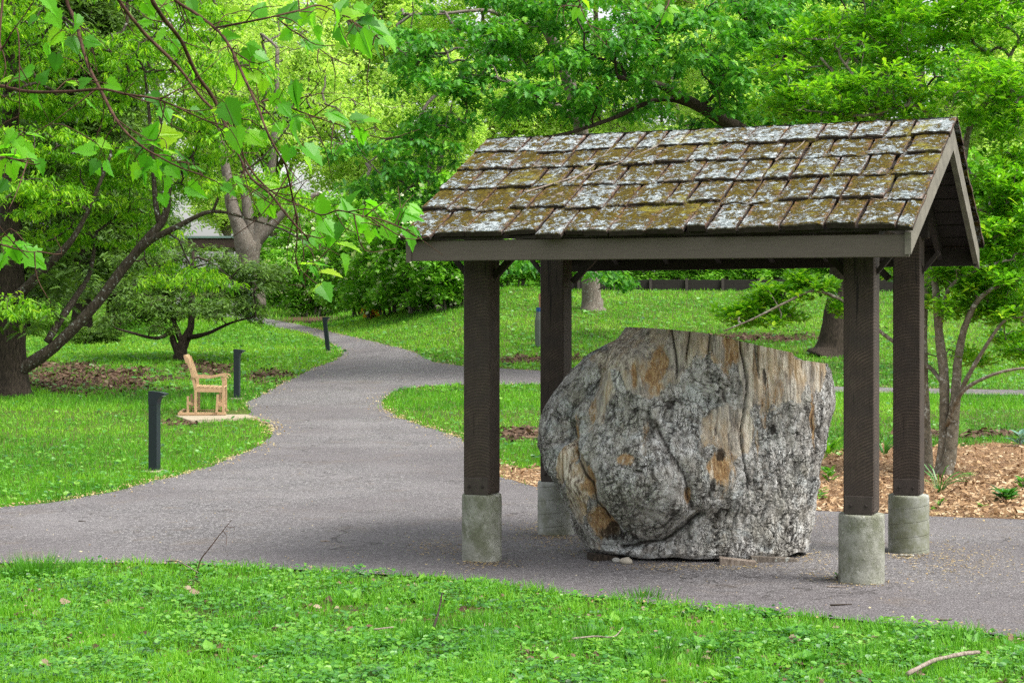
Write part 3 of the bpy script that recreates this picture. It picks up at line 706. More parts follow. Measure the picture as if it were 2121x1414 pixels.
disp = .10*big_*(1-.4*(ypf < 760))
burl = .36*gs(1325, 975, 120, 95)*np.where(ypf > 985+.25*(1330-xpf)*0, 1, 1)
under = 1/(1+np.exp(((ypf-(1100-.30*(xpf-1260)*(xpf > 1260)))/9.0)))
disp += front*burl*(.25+.75*under)
disp += front*.10*gs(1290, 760, 60, 90)-front*.10*gs(1400, 880, 60, 120)*0
disp -= front*.07*np.exp(-(seg_d([(1268, 700), (1215, 800), (1170, 860), (1165, 900)])/16)**2)
disp -= front*.09*np.exp(-(seg_d([(1165, 880), (1190, 930), (1240, 985), (1262, 1050), (1290, 1090)])/17)**2)
disp -= front*.05*np.exp(-(seg_d([(1345, 880), (1375, 930), (1405, 985), (1412, 1030)])/9)**2)
disp -= front*.08*np.exp(-(seg_d([(1426, 1038), (1400, 1072), (1350, 1100), (1280, 1115)])/9)**2)
disp -= front*.05*np.exp(-(seg_d([(1680, 880), (1690, 930), (1693, 985)])/5)**2)
# masks in real surface coordinates
nz = fbm(np.stack([X_*3.2, Y_*2, Z_*2.0], 1)+9, 4); nz2 = fbm(np.stack([X_*9, Y_*5, Z_*5.0], 1)+2, 3)
bnd = np.interp(xpf, [1100, 1235, 1270, 1310, 1390, 1410, 1500, 1520, 1600, 1690, 1705, 1730], [600, 640, 790, 820, 800, 762, 755, 850, 835, 800, 735, 740])
bare = (bnd-ypf)/40.0+nz*1.6+nz2*.7
for cx, cy, rx, ry in ((1240, 820, 26, 70), (1180, 930, 16, 70), (1490, 880, 60, 55), (1215, 1000, 25, 80), (1250, 790, 40, 70)):
    bare = np.maximum(bare, (1.0-np.hypot((xpf-cx)/rx, (ypf-cy)/ry))*2.2+nz*1.3+nz2*.5)
bare = np.clip(bare+.2, 0, 1)*np.clip(front*3+.2, 0, 1)
rot = np.zeros_like(bare)
for cx, cy, rx, ry, k in ((1352, 765, 26, 52, 1), (1492, 722, 20, 46, 1), (1312, 775, 5, 28, 1), (1664, 880, 8, 62, 1), (1465, 960, 34, 50, .9), (1300, 932, 22, 16, .9), (1190, 905, 16, 60, .7), (1240, 985, 20, 50, .9), (1252, 1062, 30, 52, 1), (1404, 1003, 8, 18, 1), (1560, 830, 12, 70, .6), (1575, 790, 30, 80, .45), (1330, 880, 10, 50, .5), (1225, 850, 14, 40, .7), (1545, 900, 10, 40, .6)):
    rot = np.maximum(rot, np.clip((1.15-np.hypot((xpf-cx)/rx, (ypf-cy)/ry))*1.6+nz2*1.5, 0, 1)*k)
rot *= (front > .12)
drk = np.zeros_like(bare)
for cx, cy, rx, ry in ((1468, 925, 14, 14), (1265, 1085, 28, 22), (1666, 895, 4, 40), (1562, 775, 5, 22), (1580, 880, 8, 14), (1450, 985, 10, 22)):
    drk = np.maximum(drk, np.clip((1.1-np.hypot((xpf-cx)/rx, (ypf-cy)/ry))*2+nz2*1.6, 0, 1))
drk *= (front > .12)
bare = np.maximum(bare, rot*.9)
# crackle: cell borders from voronoi on warped, vertically stretched coordinates
wx = fbm(Pm*4+31, 3)*.10; wx2 = fbm(Pm*9+11, 3); q = np.stack([X_*17+wx*12+wx2*1.1, Y_*17, Z_*8.5+wx*9+wx2*.8], 1)
crk = np.empty(len(q)); crk2 = np.empty(len(q))
def vor(q):
    """distance to cell borders (F2-F1), vectorised"""
    i = np.floor(q).astype(int); f1 = np.full(len(q), 9.0); f2 = np.full(len(q), 9.0)
    for dx in (-1, 0, 1):
        for dy in (-1, 0, 1):
            for dz in (-1, 0, 1):
                c_ = i+np.array([dx, dy, dz]); cc = c_ & 255
                h = _perm[_perm[_perm[cc[:, 0]]+cc[:, 1]]+cc[:, 2]]
                off = (_gr[h]+1)/2; d = np.linalg.norm(c_+off-q, axis=1)
                n1_ = d < f1; f2 = np.where(n1_, f1, np.minimum(f2, d)); f1 = np.where(n1_, d, f1)
    return f2-f1
crk = vor(q); crk2 = vor(q*2.3+5)
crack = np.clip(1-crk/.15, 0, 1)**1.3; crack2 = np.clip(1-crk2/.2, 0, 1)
strk = ridged(np.stack([X_*26, Y_*26, Z_*1.6], 1), 2)
bark = 1-bare
plate = fbm(Pm*np.array([9, 9, 6])+50, 3)
disp += bark*(.012-.014*crack*np.clip(.7+plate*2.5, 0, 1.3)-.006*crack2+.022*plate+.012*fbm(Pm*np.array([26, 26, 12])+5, 3)) + bare*(.006*strk-.02*rot+.01*plate)
vcr = np.zeros_like(bare)   # long drying checks from the sawn top
for x0, y1 in ((1380, 800), (1408, 760), (1445, 750), (1517, 1000), (1548, 790), (1656, 800)):
    vcr = np.maximum(vcr, np.exp(-((xpf-x0-6*np.sin(ypf*.03+x0))/1.6)**2)*np.clip((y1-ypf)/30, 0, 1)*front)
disp -= .03*vcr
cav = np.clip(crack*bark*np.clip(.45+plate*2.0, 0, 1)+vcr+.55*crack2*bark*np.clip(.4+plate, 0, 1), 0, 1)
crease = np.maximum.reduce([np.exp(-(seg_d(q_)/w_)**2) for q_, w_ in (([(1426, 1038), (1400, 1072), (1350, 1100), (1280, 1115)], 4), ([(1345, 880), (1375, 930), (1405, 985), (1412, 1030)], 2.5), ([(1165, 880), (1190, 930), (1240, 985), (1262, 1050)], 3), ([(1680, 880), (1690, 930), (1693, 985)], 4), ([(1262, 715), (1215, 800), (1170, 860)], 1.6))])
cav = np.maximum(cav, front*np.clip(crease*1.2+nz2*.6*crease, 0, 1))  # crack dirt, plus crack shade and the burl's shadow line painted in
Nrm = np.stack([ca.ravel(), np.sign(sa.ravel())*np.abs(sa.ravel())*1.0, np.zeros(NA*NZ)], 1); Nrm[:, 1] = np.where(sa.ravel() < 0, sa.ravel(), sa.ravel()); Nrm = nrm(Nrm)
edge_keep = np.clip(np.minimum(TT.ravel()/.02, 1), 0, 1)
Pm2 = Pm+Nrm*(disp*edge_keep*np.where(np.abs(ca.ravel()) > .93, .75, 1))[:, None]
Pm2[:, 2] += fbm(Pm*10, 2)*.004*(TT.ravel() < .98)
Pm2[:, 2] += (TT.ravel() < .05)*.02*perlin(Pm*6)
nV = len(Pm2); i0 = (np.arange(NZ-1)[:, None]*NA+np.arange(NA)[None, :]).ravel(); i1 = (np.arange(NZ-1)[:, None]*NA+(np.arange(NA)+1)[None, :] % NA).ravel()
Q = np.stack([i0, i1, i1+NA, i0+NA], 1)
# sawn top: rings shrinking to the centre
capV = [];
toprow = Pm2[-NA:]; cen = toprow.mean(0)
for k, f in enumerate((.97, .8, .55, .25)):
    pz = toprow*f+cen*(1-f); pxx = pz[:, 0]/ss+CXP; pz[:, 2] = np.interp(pxx, [t[0] for t in Tt], [zpx(t[1]) for t in Tt])-.002; capV.append(pz)
capV = np.concatenate(capV); rows = []
base0 = (NZ-1)*NA
for k in range(4):
    a = base0+np.arange(NA) if k == 0 else nV+(k-1)*NA+np.arange(NA); b = nV+k*NA+np.arange(NA); rows.append(np.stack([a, np.roll(a, -1), np.roll(b, -1), b], 1))
Q = np.concatenate([Q]+rows); allV = np.concatenate([Pm2, capV, [[cen[0], cen[1], zpx(705)]]]); nc = len(allV)-1
lastb = nV+3*NA+np.arange(NA); tri = np.stack([lastb, np.roll(lastb, -1), np.full(NA, nc)], 1)
loops = np.concatenate([Q.ravel(), tri.ravel()]); tots = np.concatenate([np.full(len(Q), 4), np.full(NA, 3)])
pad = lambda a, v: np.concatenate([a, np.full(len(allV)-len(a), v)])
m, nt, bs = newmat('weathered_stump'); v = coord(nt, 'Object')
A_ = {k: attr(nt, k) for k in ('bare', 'rot', 'drk', 'cav')}
bk = ramp(nt, noi(nt, coord(nt, 'Object', (1.15, 1.15, .55)), 13, 8, .75, .4), [(.34, (.14, .125, .11)), (.42, (.38, .355, .325)), (.51, (.60, .585, .56)), (.63, (.84, .845, .83))])
bk = mix(nt, ramp(nt, noi(nt, v, 2.4, 4, .6), [(.48, 0.0), (.66, .6)]), bk, (.36, .35, .28))
bk = mix(nt, ramp(nt, noi(nt, coord(nt, 'Object', (1, 1, .35)), 38, 5, .8), [(.56, 0.0), (.62, .6)]), bk, (.11, .095, .08))
lic = ramp(nt, noi(nt, coord(nt, 'Object', (1, 1, 1), (0, 0, 0), (3, 1, 2)), 3.2, 8, .72, .4), [(.55, 0.0), (.58, .6)]); bk = mix(nt, lic, bk, (.56, .60, .60))
st_ = noi(nt, coord(nt, 'Object', (7, 7, .35)), 5, 6, .78, .2)
bw = ramp(nt, st_, [(.38, (.045, .032, .024)), (.45, (.24, .19, .14)), (.51, (.54, .47, .37)), (.60, (.80, .74, .62))])
bw = mix(nt, ramp(nt, noi(nt, coord(nt, 'Object', (5, 5, 1.0), (0, 0, 0), (1, 4, 2)), 1.8, 5, .65), [(.47, 0.0), (.58, .6)]), bw, (.46, .31, .15))
bw = mix(nt, ramp(nt, noi(nt, coord(nt, 'Object', (6, 6, 1.2), (0, 0, 0), (8, 4, 2)), 2.0, 5, .7), [(.52, 0.0), (.68, .65)]), bw, (.15, .14, .135))
bw = mix(nt, ramp(nt, noi(nt, coord(nt, 'Object', (1, 1, .6), (0, 0, 0), (2, 7, 1)), 2.6, 5, .7), [(.46, 0.0), (.60, .5)]), bw, (.36, .345, .325))
vc = nd(nt, 'ShaderNodeVectorMath', {0: coord(nt, 'Object', (1.3, 1.3, .5)), 1: nd(nt, 'ShaderNodeVectorMath', {0: nd(nt, 'ShaderNodeTexNoise', {'Vector': v, 'Scale': 7.0, 'Detail': 5.0, 'Roughness': .7}).outputs['Color'], 1: (.16, .16, .16)}, operation='MULTIPLY').outputs[0]}, operation='ADD').outputs[0]
ve1 = nd(nt, 'ShaderNodeTexVoronoi', {'Vector': vc, 'Scale': 12.0}, feature='DISTANCE_TO_EDGE').outputs['Distance']
ve2 = nd(nt, 'ShaderNodeTexVoronoi', {'Vector': vc, 'Scale': 27.0}, feature='DISTANCE_TO_EDGE').outputs['Distance']
pc = nd(nt, 'ShaderNodeSeparateColor', {0: nd(nt, 'ShaderNodeTexVoronoi', {'Vector': vc, 'Scale': 12.0}).outputs['Color']}).outputs[0]
cm = noi(nt, v, 4, 4, .7)
k1 = mth(nt, 'MULTIPLY', ramp(nt, ve1, [(.0, 1.0), (.055, 0.0)]), ramp(nt, cm, [(.38, .1), (.58, 1.0)]))
k2 = mth(nt, 'MULTIPLY', ramp(nt, ve2, [(.0, 1.0), (.10, 0.0)]), ramp(nt, cm, [(.46, .05), (.64, .8)]))
kk = mth(nt, 'MAXIMUM', k1, k2)
bk = mix(nt, mth(nt, 'MULTIPLY', pc, .45), bk, (.26, .245, .22))
bk = mix(nt, mth(nt, 'MULTIPLY', kk, .85), bk, (.05, .042, .034))
bm = ramp(nt, mth(nt, 'ADD', A_['bare'], mth(nt, 'MULTIPLY', mth(nt, 'SUBTRACT', noi(nt, v, 25, 5, .7), .5), .9)), [(.42, 0.0), (.54, 1.0)])
c = mix(nt, bm, bk, bw)
rc = ramp(nt, noi(nt, coord(nt, 'Object', (12, 12, 2.5)), 5, 6, .8), [(.3, (.07, .022, .006)), (.47, (.28, .15, .06)), (.60, (.50, .34, .16)), (.75, (.68, .57, .40))])
brk = mth(nt, 'MULTIPLY', mth(nt, 'SUBTRACT', noi(nt, coord(nt, 'Object', (10, 10, 1.6)), 3, 8, .88), .5), 4.2)
c = mix(nt, ramp(nt, mth(nt, 'ADD', A_['rot'], brk), [(.45, 0.0), (.85, .9)]), c, rc)
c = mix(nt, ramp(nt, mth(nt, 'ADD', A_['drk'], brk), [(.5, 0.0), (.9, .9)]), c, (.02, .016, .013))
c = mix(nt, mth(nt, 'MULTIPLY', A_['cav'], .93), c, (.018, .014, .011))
nt.links.new(c, bs.inputs['Base Color']); bs.inputs['Roughness'].default_value = .9; bs.inputs['Specular IOR Level'].default_value = .2
b0 = bump(nt, bs, mth(nt, 'MULTIPLY', mth(nt, 'MULTIPLY', kk, mth(nt, 'SUBTRACT', 1.0, bm)), -1.0), .9, .018); b1 = bump(nt, bs, noi(nt, coord(nt, 'Object', (1.3, 1.3, .5)), 26, 7, .72), .6, .018, b0); bump(nt, bs, st_, .6, .012, b1); M['stump'] = m
stump_c = np.array([(1430-CXP)*ss, SY, 0])
st = mesh_np('tree_stump', allV-stump_c, loops, tots, M['stump'], None, {'bare': pad(bare, 1), 'rot': pad(rot, 0), 'drk': pad(drk, 0), 'cav': pad(cav, 0)}, smooth=True)
st.location = tuple(stump_c); tag(st, 'huge weathered grey tree stump with burl and orange rot patches under the shelter roof', 'stump')

# blocks and stones round the stump
def rock(name, px, py, wpx, label, cat, col, hfac=.6, grp=None):
    g = G(px, py); r = wpx*g[1]/FPX/2; n = 14; V = []; f = []
    for j in range(9):
        t = math.pi*j/8
        for i in range(n):
            a = 2*math.pi*i/n; d = np.array([math.sin(t)*math.cos(a), math.sin(t)*math.sin(a), -math.cos(t)])
            k = 1+.25*mnoise.noise(Vector(d*1.7)+Vector((px, py, 0)))+.10*mnoise.noise(Vector(d*4)+Vector((px, 0, 0)))
            V.append(d*k*np.array([r, r*.7, r*hfac])+np.array([0, 0, r*hfac*.75]))
    for j in range(8):
        for i in range(n): f.append((j*n+i, j*n+(i+1) % n, (j+1)*n+(i+1) % n, (j+1)*n+i))
    mb = MB(); mb.add(V, f); o = mb.build(name, plain('stone_'+str(px), col, .9, bst=.6, bd=.01, s=40), smooth=True); o.location = (g[0], g[1], g[2]+.012); tag(o, label, cat, grp); return o
rock('stone', 1297, 1171, 26, 'larger rounded tan stone at the lower left foot of the stump', 'stone', (.40, .36, .29), .62, 'stones at the foot of the stump')
rock('stone', 1276, 1168, 17, 'smaller grey stone beside the tan stone at the foot of the stump', 'stone', (.36, .35, .32), .7, 'stones at the foot of the stump')
def wedge(px, py, Lr, W, H, rz, label, mat):
    g = G(px, py); mb = MB(); v = [(-Lr/2, -W/2, 0), (Lr/2, -W/2, 0), (Lr/2, W/2, 0), (-Lr/2, W/2, 0), (-Lr/2, -W/2, H), (Lr/2, -W/2, H*.45), (Lr/2, W/2, H*.45), (-Lr/2, W/2, H)]
    mb.add(v, [(3, 2, 1, 0), (4, 5, 6, 7), (0, 1, 5, 4), (1, 2, 6, 5), (2, 3, 7, 6), (3, 0, 4, 7)])
    o = mb.build('wooden_wedge', mat); o.location = (g[0], g[1], g[2]+.015); o.rotation_euler = (0, 0, rz); tag(o, label, 'wedge', 'wedges shimming the stump'); return o
wedge(1528, 1172, .26, .11, .05, -.05, 'grey wooden wedge under the front middle of the stump', M['deadwood'])
wedge(1600, 1166, .34, .10, .045, .12, 'longer brown wedge under the right end of the stump', M['bark_grey'])
wedge(1248, 1162, .20, .12, .05, .3, 'short dark wedge under the left end of the stump', M['bark_dark'])

# ------------------------------------------------------------------ bollards
M['navy'] = plain('dark_navy_paint', (.010, .018, .024), .4, .5, var=.15, bst=.05)
M['lens'] = plain('frosted_lens', (.35, .38, .40), .3)
M['pad'] = plain('pale_concrete', (.33, .28, .20), .9, var=.15, s=12, bst=.4)
boll = empty('bollard_light', (0, 0, 0)); H = .95; w = .105
mb = MB(); mb.prism([(-w/2, -.02), (w/2, -.02), (w/2, H-.15), (-w/2, H-.15)], -w/2, w/2); mb.build('shaft', M['navy'], boll)
arc = [(w/2+.105-.105*math.sin(t)*0-.0, 0) for t in (0,)]
out = [(-w/2-.003, H-.15), (w/2+.003, H-.15)]+[(w/2+.004+.10*(1-math.cos(t)), H-.15+.115*math.sin(t)) for t in np.linspace(.15, math.pi/2, 7)]+[(w/2+.104, H-.022), (w/2+.03, H-.002), (-w/2-.003, H+.008)]
mb = MB(); mb.prism(out, -w/2-.003, w/2+.003); hd = mb.build('hood', M['navy'], boll)
mb = MB(); mb.box((w/2+.045, 0, H-.048), (.06, w*.8, .012)); mb.build('lens', M['lens'], hd)
mb = MB(); mb.lathe([(.15, -.05), (.15, .012), (.14, .02), (.0, .02)], 20); mb.build('footing', M['pad'], boll)
binfo = [(320, 977, 0.25, 'nearest dark bollard light with curved hood standing on the left lawn', 0), (491, 826, 0.15, 'dark bollard light standing just behind the wooden glider chair', 0), (680, 729, .1, 'farthest leaning bollard light at the bend of the path', -6.2)]
for k, (a, b, rz, lab, lean) in enumerate(binfo):
    o = boll if k == 0 else copy_tree(boll)
    g = G(a, b); o.location = tuple(g); o.rotation_euler = (0, math.radians(lean), -rz); tag(o, lab, 'bollard', 'bollard lights along the path')

# ------------------------------------------------------------------ concrete pad and glider chair
def slab(name, poly, z0, th, mat):
    n = len(poly); c0 = np.mean(poly, 0); v = [(x-c0[0], y-c0[1], 0) for x, y in poly]+[(x-c0[0], y-c0[1], th) for x, y in poly]
    mb = MB(); mb.add(v, [list(range(n))[::-1], list(range(n, 2*n))]+[(i, (i+1) % n, (i+1) % n+n, i+n) for i in range(n)])
    o = mb.build(name, mat); o.location = (c0[0], c0[1], z0); return o
zc = float(hgt(*np.mean(pad_xy, 0)))
tag(slab('concrete_pad', pad_xy[::-1] if False else pad_xy, zc-.09, .11, M['pad']), 'flat pale concrete pad in the grass under the wooden chair', 'paving')
m, nt, bs = newmat('teak'); n_ = noi(nt, coord(nt, 'Object', (3, 3, 3)), 12, 5, .7); c = ramp(nt, n_, [(.3, (.28, .17, .09)), (.6, (.46, .31, .17)), (.8, (.54, .39, .23))])
nt.links.new(c, bs.inputs['Base Color']); bs.inputs['Roughness'].default_value = .55; bump(nt, bs, n_, .15, .003); M['teak'] = m
g = G(405, 862); Wc = .92
chair = empty('glider_chair', (g[0], g[1], zc+.02), math.radians(7), label='pale teak glider armchair facing the path on a concrete pad', cat='chair')
def part(name, fn, parent=chair, mat='teak', **k):
    mb = MB(); fn(mb); return mb.build(name, M[mat], parent, **k)
sz = .44
for y in (0, Wc):
    part('leg', lambda mb: mb.bar((.47, y, .05), (.47, y, .60), .045, .05, up=(0, 1, 0), bev=.004).bar((.47, y, .60), (.44, y, .66), .045, .045, up=(0, 1, 0)))
    part('leg', lambda mb: mb.bar((0.0, y, .05), (0, y, .46), .045, .05, up=(0, 1, 0), bev=.004))
    # armrest: gently curved, rolled nose
    ap = spline([(-.05, .66), (.08, .655), (.22, .645), (.34, .665), (.44, .685), (.52, .675), (.56, .64)], 4)
    def arm(mb):
        th = .028; o2 = [(x, z+th/2) for x, z in ap]+[(x, z-th/2) for x, z in ap[::-1]]; mb.prism(o2, y-.035, y+.035)
    part('armrest', arm)
    # back post, raked
    part('back_post', lambda mb: mb.bar((0, y, .44), (-.08, y, .80), .045, .05, up=(0, 1, 0)).bar((-.08, y, .79), (-.155, y, 1.0), .045, .05, up=(0, 1, 0)))
    # base: runner, glide uprights
    part('base_runner', lambda mb: mb.bar((-.30, y, .03), (.52, y, .03), .05, .05, bev=.006))
    part('base_post', lambda mb: mb.bar((-.13, y+.04, .05), (-.13, y+.04, .33), .04, .05, up=(0, 1, 0)))
    part('base_post', lambda mb: mb.bar((.36, y-.04, .05), (.38, y-.04, .36), .04, .06, up=(0, 1, 0)))
    part('glide_arm', lambda mb: mb.bar((-.13, y+.02, .22), (.0, y+.02, .18), .02, .05))
    part('glide_arm', lambda mb: mb.bar((.36, y-.02, .22), (.46, y-.02, .18), .02, .06))
    part('side_rail', lambda mb: mb.bar((-.02, y, .44), (.49, y, .43), .035, .07))
def seat(mb):
    for x in np.linspace(.03, .46, 7): mb.box((x, Wc/2, .477+.01*math.cos(x*6)), (.058, Wc+.02, .018), bev=.004)
part('seat', seat)
part('base_crossbar', lambda mb: mb.bar((.0, 0, .09), (.0, Wc, .09), .03, .05).bar((-.25, 0, .06), (-.25, Wc, .06), .05, .03).bar((.46, 0, .11), (.46, Wc, .11), .03, .05))
def back(mb):
    y = YS
    p = [(-.005, y, .48), (.0, y, .60), (-.045, y, .75), (-.12, y, .90)]
    for a, b in zip(p[:-1], p[1:]): mb.bar(a, b, .045, .014, up=(1, 0, 0))
for YS in np.linspace(.07, Wc-.07, 8): part('back_slat', back)
def crest(mb):
    o2 = [(-.165, .90), (-.13, .90), (-.145, .98), (-.165, 1.03), (-.195, 1.035), (-.20, 1.0)]; mb.prism(o2, -.03, Wc+.03)
part('top_rail', crest)
part('lower_back_rail', lambda mb: mb.bar((-.01, 0, .49), (-.01, Wc, .49), .03, .06))

# ------------------------------------------------------------------ far structures
M['paleroof'] = plain('pale_metal_roof', (.62, .62, .66), .5, var=.08, s=2)
M['palewall'] = plain('pale_wall', (.68, .67, .66), .8, var=.06, s=2)
M['teal'] = plain('patina_roof', (.20, .30, .27), .6)
M['glass'] = plain('dark_glass', (.04, .05, .06), .1, .8, var=.05)
pv = P(470, 545, 82); gz = float(hgt(pv[0], 82)); s8 = 82/FPX
pav = empty('picnic_pavilion', (pv[0], 82, gz), label='low brown pavilion roof showing beside the forked grey trunk', cat='pavilion')
zt_ = CAMZ-(492-HOR)*s8-gz
mb = MB(); mb.box((-.5, 2, zt_), (5.2, 5, .10)); rf = mb.build('roof', M['teal'], pav)
mb = MB(); mb.box((-.5, 2, zt_-.28), (4.9, 4.7, .44)); mb.build('fascia', plain('reddish_fascia', (.09, .055, .045)), rf)
for x in (-2.4, .15):
    for y in (.3, 3.8):
        mb = MB(); mb.box((x, y, (zt_-.5)/2), (.25, .25, zt_-.5)); mb.build('post', M['palewall'], pav)
hp = P(700, 470, 128); hz = float(hgt(hp[0], 128)); s13 = 128/FPX
house = empty('house', (hp[0], 128, hz), label='pale house with a white metal roof glimpsed through the trees above the shrubs', cat='house')
ze = CAMZ-(470-HOR)*s13-hz; zr = CAMZ-(318-HOR)*s13-hz
mb = MB(); mb.box((0, 4, ze/2), (9, 8, ze)); mb.build('wall', M['palewall'], house)
mb = MB(); mb.add([(-5, -.6, ze), (5, -.6, ze), (5, 4, zr), (-5, 4, zr), (-5, 8.6, ze), (5, 8.6, ze)], [(0, 1, 2, 3), (3, 2, 5, 4), (0, 3, 4), (1, 5, 2), (0, 4, 5, 1)])
for x in np.arange(-4.8, 5, .6): mb.bar((x, -.6, ze+.04), (x, 4, zr+.04), .05, .08)
rf = mb.build('roof', M['paleroof'], house)
for x in (-3, 0, 3):
    mb = MB(); mb.box((x, -.03, ze*.6), (1.1, .06, 1.3)); mb.build('window', M['glass'], house)
# timber retaining wall below the planted bank
wl = G(1180, 601); wr = G(1905, 604); Lw = np.linalg.norm((wr-wl)[:2]); aw = math.atan2(wr[1]-wl[1], wr[0]-wl[0])
rw = empty('retaining_wall', (wl[0], wl[1], wl[2]-.1), aw, label='low dark timber retaining wall at the top of the far lawn', cat='wall')
mb = MB()
for k in range(3): mb.box((Lw/2, .1, .06+.155*k), (Lw, .16-.012*k, .152), bev=.004)
mb.build('boards', plain('dark_sleeper', (.02, .017, .014), .9), rw)
for x in np.arange(.3, Lw, 1.2):
    mb = MB(); mb.box((x, -.03, .24), (.09, .09, .5)); mb.build('post', plain('wall_post', (.06, .05, .045), .9) if 'wall_post' not in bpy.data.materials else bpy.data.materials['wall_post'], rw)
# lamp post beside the far path
gl = G(517, 668); lp = empty('lamp_post', gl, label='slim blue grey lamp post beside the far path', cat='lamp post')
M['bluegrey'] = plain('blue_grey_paint', (.13, .17, .20), .4)
mb = MB(); mb.lathe([(.11, 0), (.11, .5), (.07, .6), (.055, 1.4), (.045, 1.8)], 14); mb.build('pole', M['bluegrey'], lp, smooth=True)
mb = MB(); mb.lathe([(.03, 1.78), (.12, 1.86), (.14, 2.05), (.12, 2.09), (.17, 2.11), (.05, 2.2), (.0, 2.22)], 16); mb.build('lantern', M['bluegrey'], lp, smooth=True)
# staked guard
g = G(1119, 718); gp = empty('tree_guard_stake', g, label='brown stake with blue strap and grey mesh guard beside the back left post', cat='stake')
hs = 110*g[1]/FPX
mb = MB(); mb.box((.02, .05, hs/2), (.12, .05, hs), bev=.005); mb.build('stake', plain('brown_stake', (.26, .15, .08), .8), gp)
mb = MB(); mb.lathe([(.13, 0), (.14, hs*.25), (.14, hs*.5), (.10, hs*.68)], 14, cap=False); mb.build('mesh_guard', plain('grey_mesh', (.13, .15, .13), .7, bst=.8, s=60), gp)
mb = MB(); mb.lathe([(.105, hs*.66), (.11, hs*.74)], 14, cap=False); mb.build('strap', plain('blue_strap', (.03, .10, .30), .5), gp)

# ------------------------------------------------------------------ trees
def tree(name, base, label, cat, limbs, clus, per, lsize, T, style, lm, bm, rad=.12, tfrac=.35, rtip=.004, maxr=.05, grp=None, flowers=None, jit=.35, tb=0.0, steps=3):
    root = empty(name, base, label=label, cat=cat, group=grp); b = np.array(base, float)
    mb = MB(); sam = []
    for pts, rd in limbs:
        p = limb_mesh(mb, np.asarray(pts)-b, rd, 10 if max(rd) > .05 else 7, 5); sam.append(p)
    cl = clus-b
    sel = R.random(len(cl)) < tfrac
    grow(mb, sam, cl[sel], rtip, maxr, steps)
    mb.build('trunk', bm, root, smooth=True)
    pos, d, no, sz_, tint = leafcloud(cl, per, lsize, T, style, rad, jit=jit, tintbias=tb)
    leaves('crown', pos, d, no, sz_, T, tint, lm, root)
    if flowers is not None and len(flowers):
        f = flowers-b; n = len(f)*5; fp = np.repeat(f, 5, 0)+R.normal(size=(n, 3))*.04
        leaves('flowers', fp, R.normal(size=(n, 3)), np.array([0, -.4, 1.])+R.normal(size=(n, 3))*.4, R.uniform(.05, .09, n), T_ROUND, R.random(n), M['flower'], root)
    return root

# --- dogwood on the left
Yd = 33.3; base = G(-20, 818)
limbs = [pxl([(-25, 822, 33.4, 70), (0, 790, 33.3, 46), (50, 760, 33.2, 36), (110, 720, 33.1, 31), (190, 640, 33.0, 28), (250, 562, 32.9, 26), (300, 500, 32.8, 23), (338, 455, 32.8, 20), (350, 400, 32.7, 13), (352, 330, 32.6, 9), (330, 240, 32.5, 6)]),
         pxl([(330, 462, 32.8, 16), (322, 420, 32.7, 14), (318, 360, 32.6, 12), (310, 250, 32.6, 9), (300, 150, 32.5, 6)]),
         pxl([(270, 540, 32.9, 17), (310, 500, 32.6, 17), (370, 468, 32.3, 15), (440, 438, 32.2, 10), (520, 455, 32.1, 6), (600, 482, 32, 5), (650, 520, 32, 3)]),
         pxl([(440, 440, 32.2, 8), (470, 380, 32, 7), (540, 330, 32, 5), (600, 260, 32, 4)]),
         pxl([(97, 708, 33.1, 20), (130, 655, 33.3, 18), (160, 610, 33.6, 16), (186, 565, 34, 12), (200, 480, 34.3, 9)]),
         pxl([(-60, 700, 33.2, 36), (-10, 650, 33.0, 28), (50, 600, 32.8, 26), (100, 548, 32.6, 24), (150, 495, 32.4, 16), (190, 420, 32.3, 10), (230, 320, 32.2, 8)])]
bl = [pblob(*q) for q in [(90, 90, 33, 170, 60, 1.6), (300, 130, 33, 160, 60, 1.6), (480, 150, 32.5, 110, 50, 1.2), (110, 300, 32.5, 160, 45, 1.6), (60, 400, 32, 140, 50, 1.4), (250, 390, 34, 170, 55, 1.3), (330, 330, 33.6, 150, 40, 1.2),
      (230, 480, 34.4, 160, 45, 1.2), (60, 510, 33.8, 100, 30, 1.0), (30, 640, 31.5, 50, 35, .8), (380, 560, 33.6, 80, 20, .8), (420, 580, 31.3, 60, 22, .7), (540, 380, 32, 110, 45, 1.0), (610, 430, 32, 70, 35, .8), (340, 585, 31.8, 50, 16, .5), (480, 290, 32.5, 120, 45, 1.2), (560, 230, 32.5, 90, 40, 1.0), (0, 200, 33, 130, 60, 1.4), (200, -40, 33, 260, 50, 1.6), (150, 210, 33.8, 130, 50, 1.4), (410, 50, 33.5, 120, 50, 1.4), (30, 40, 33, 100, 60, 1.4), (420, 230, 33.4, 110, 40, 1.2)]]
cl = clusters_in(bl, 36, thick=.22, padr=.42)
limbs = [(a_, b_*.8) for a_, b_ in limbs]
tree('dogwood_tree', base, 'leaning lichen covered dogwood with layered bright green leaves at the left edge', 'tree', limbs, cl, 8, .115, T_LANCE, 'droop', M['dogwood'], M['bark_lichen'], rad=.07, tfrac=.16, rtip=.006, maxr=.03)

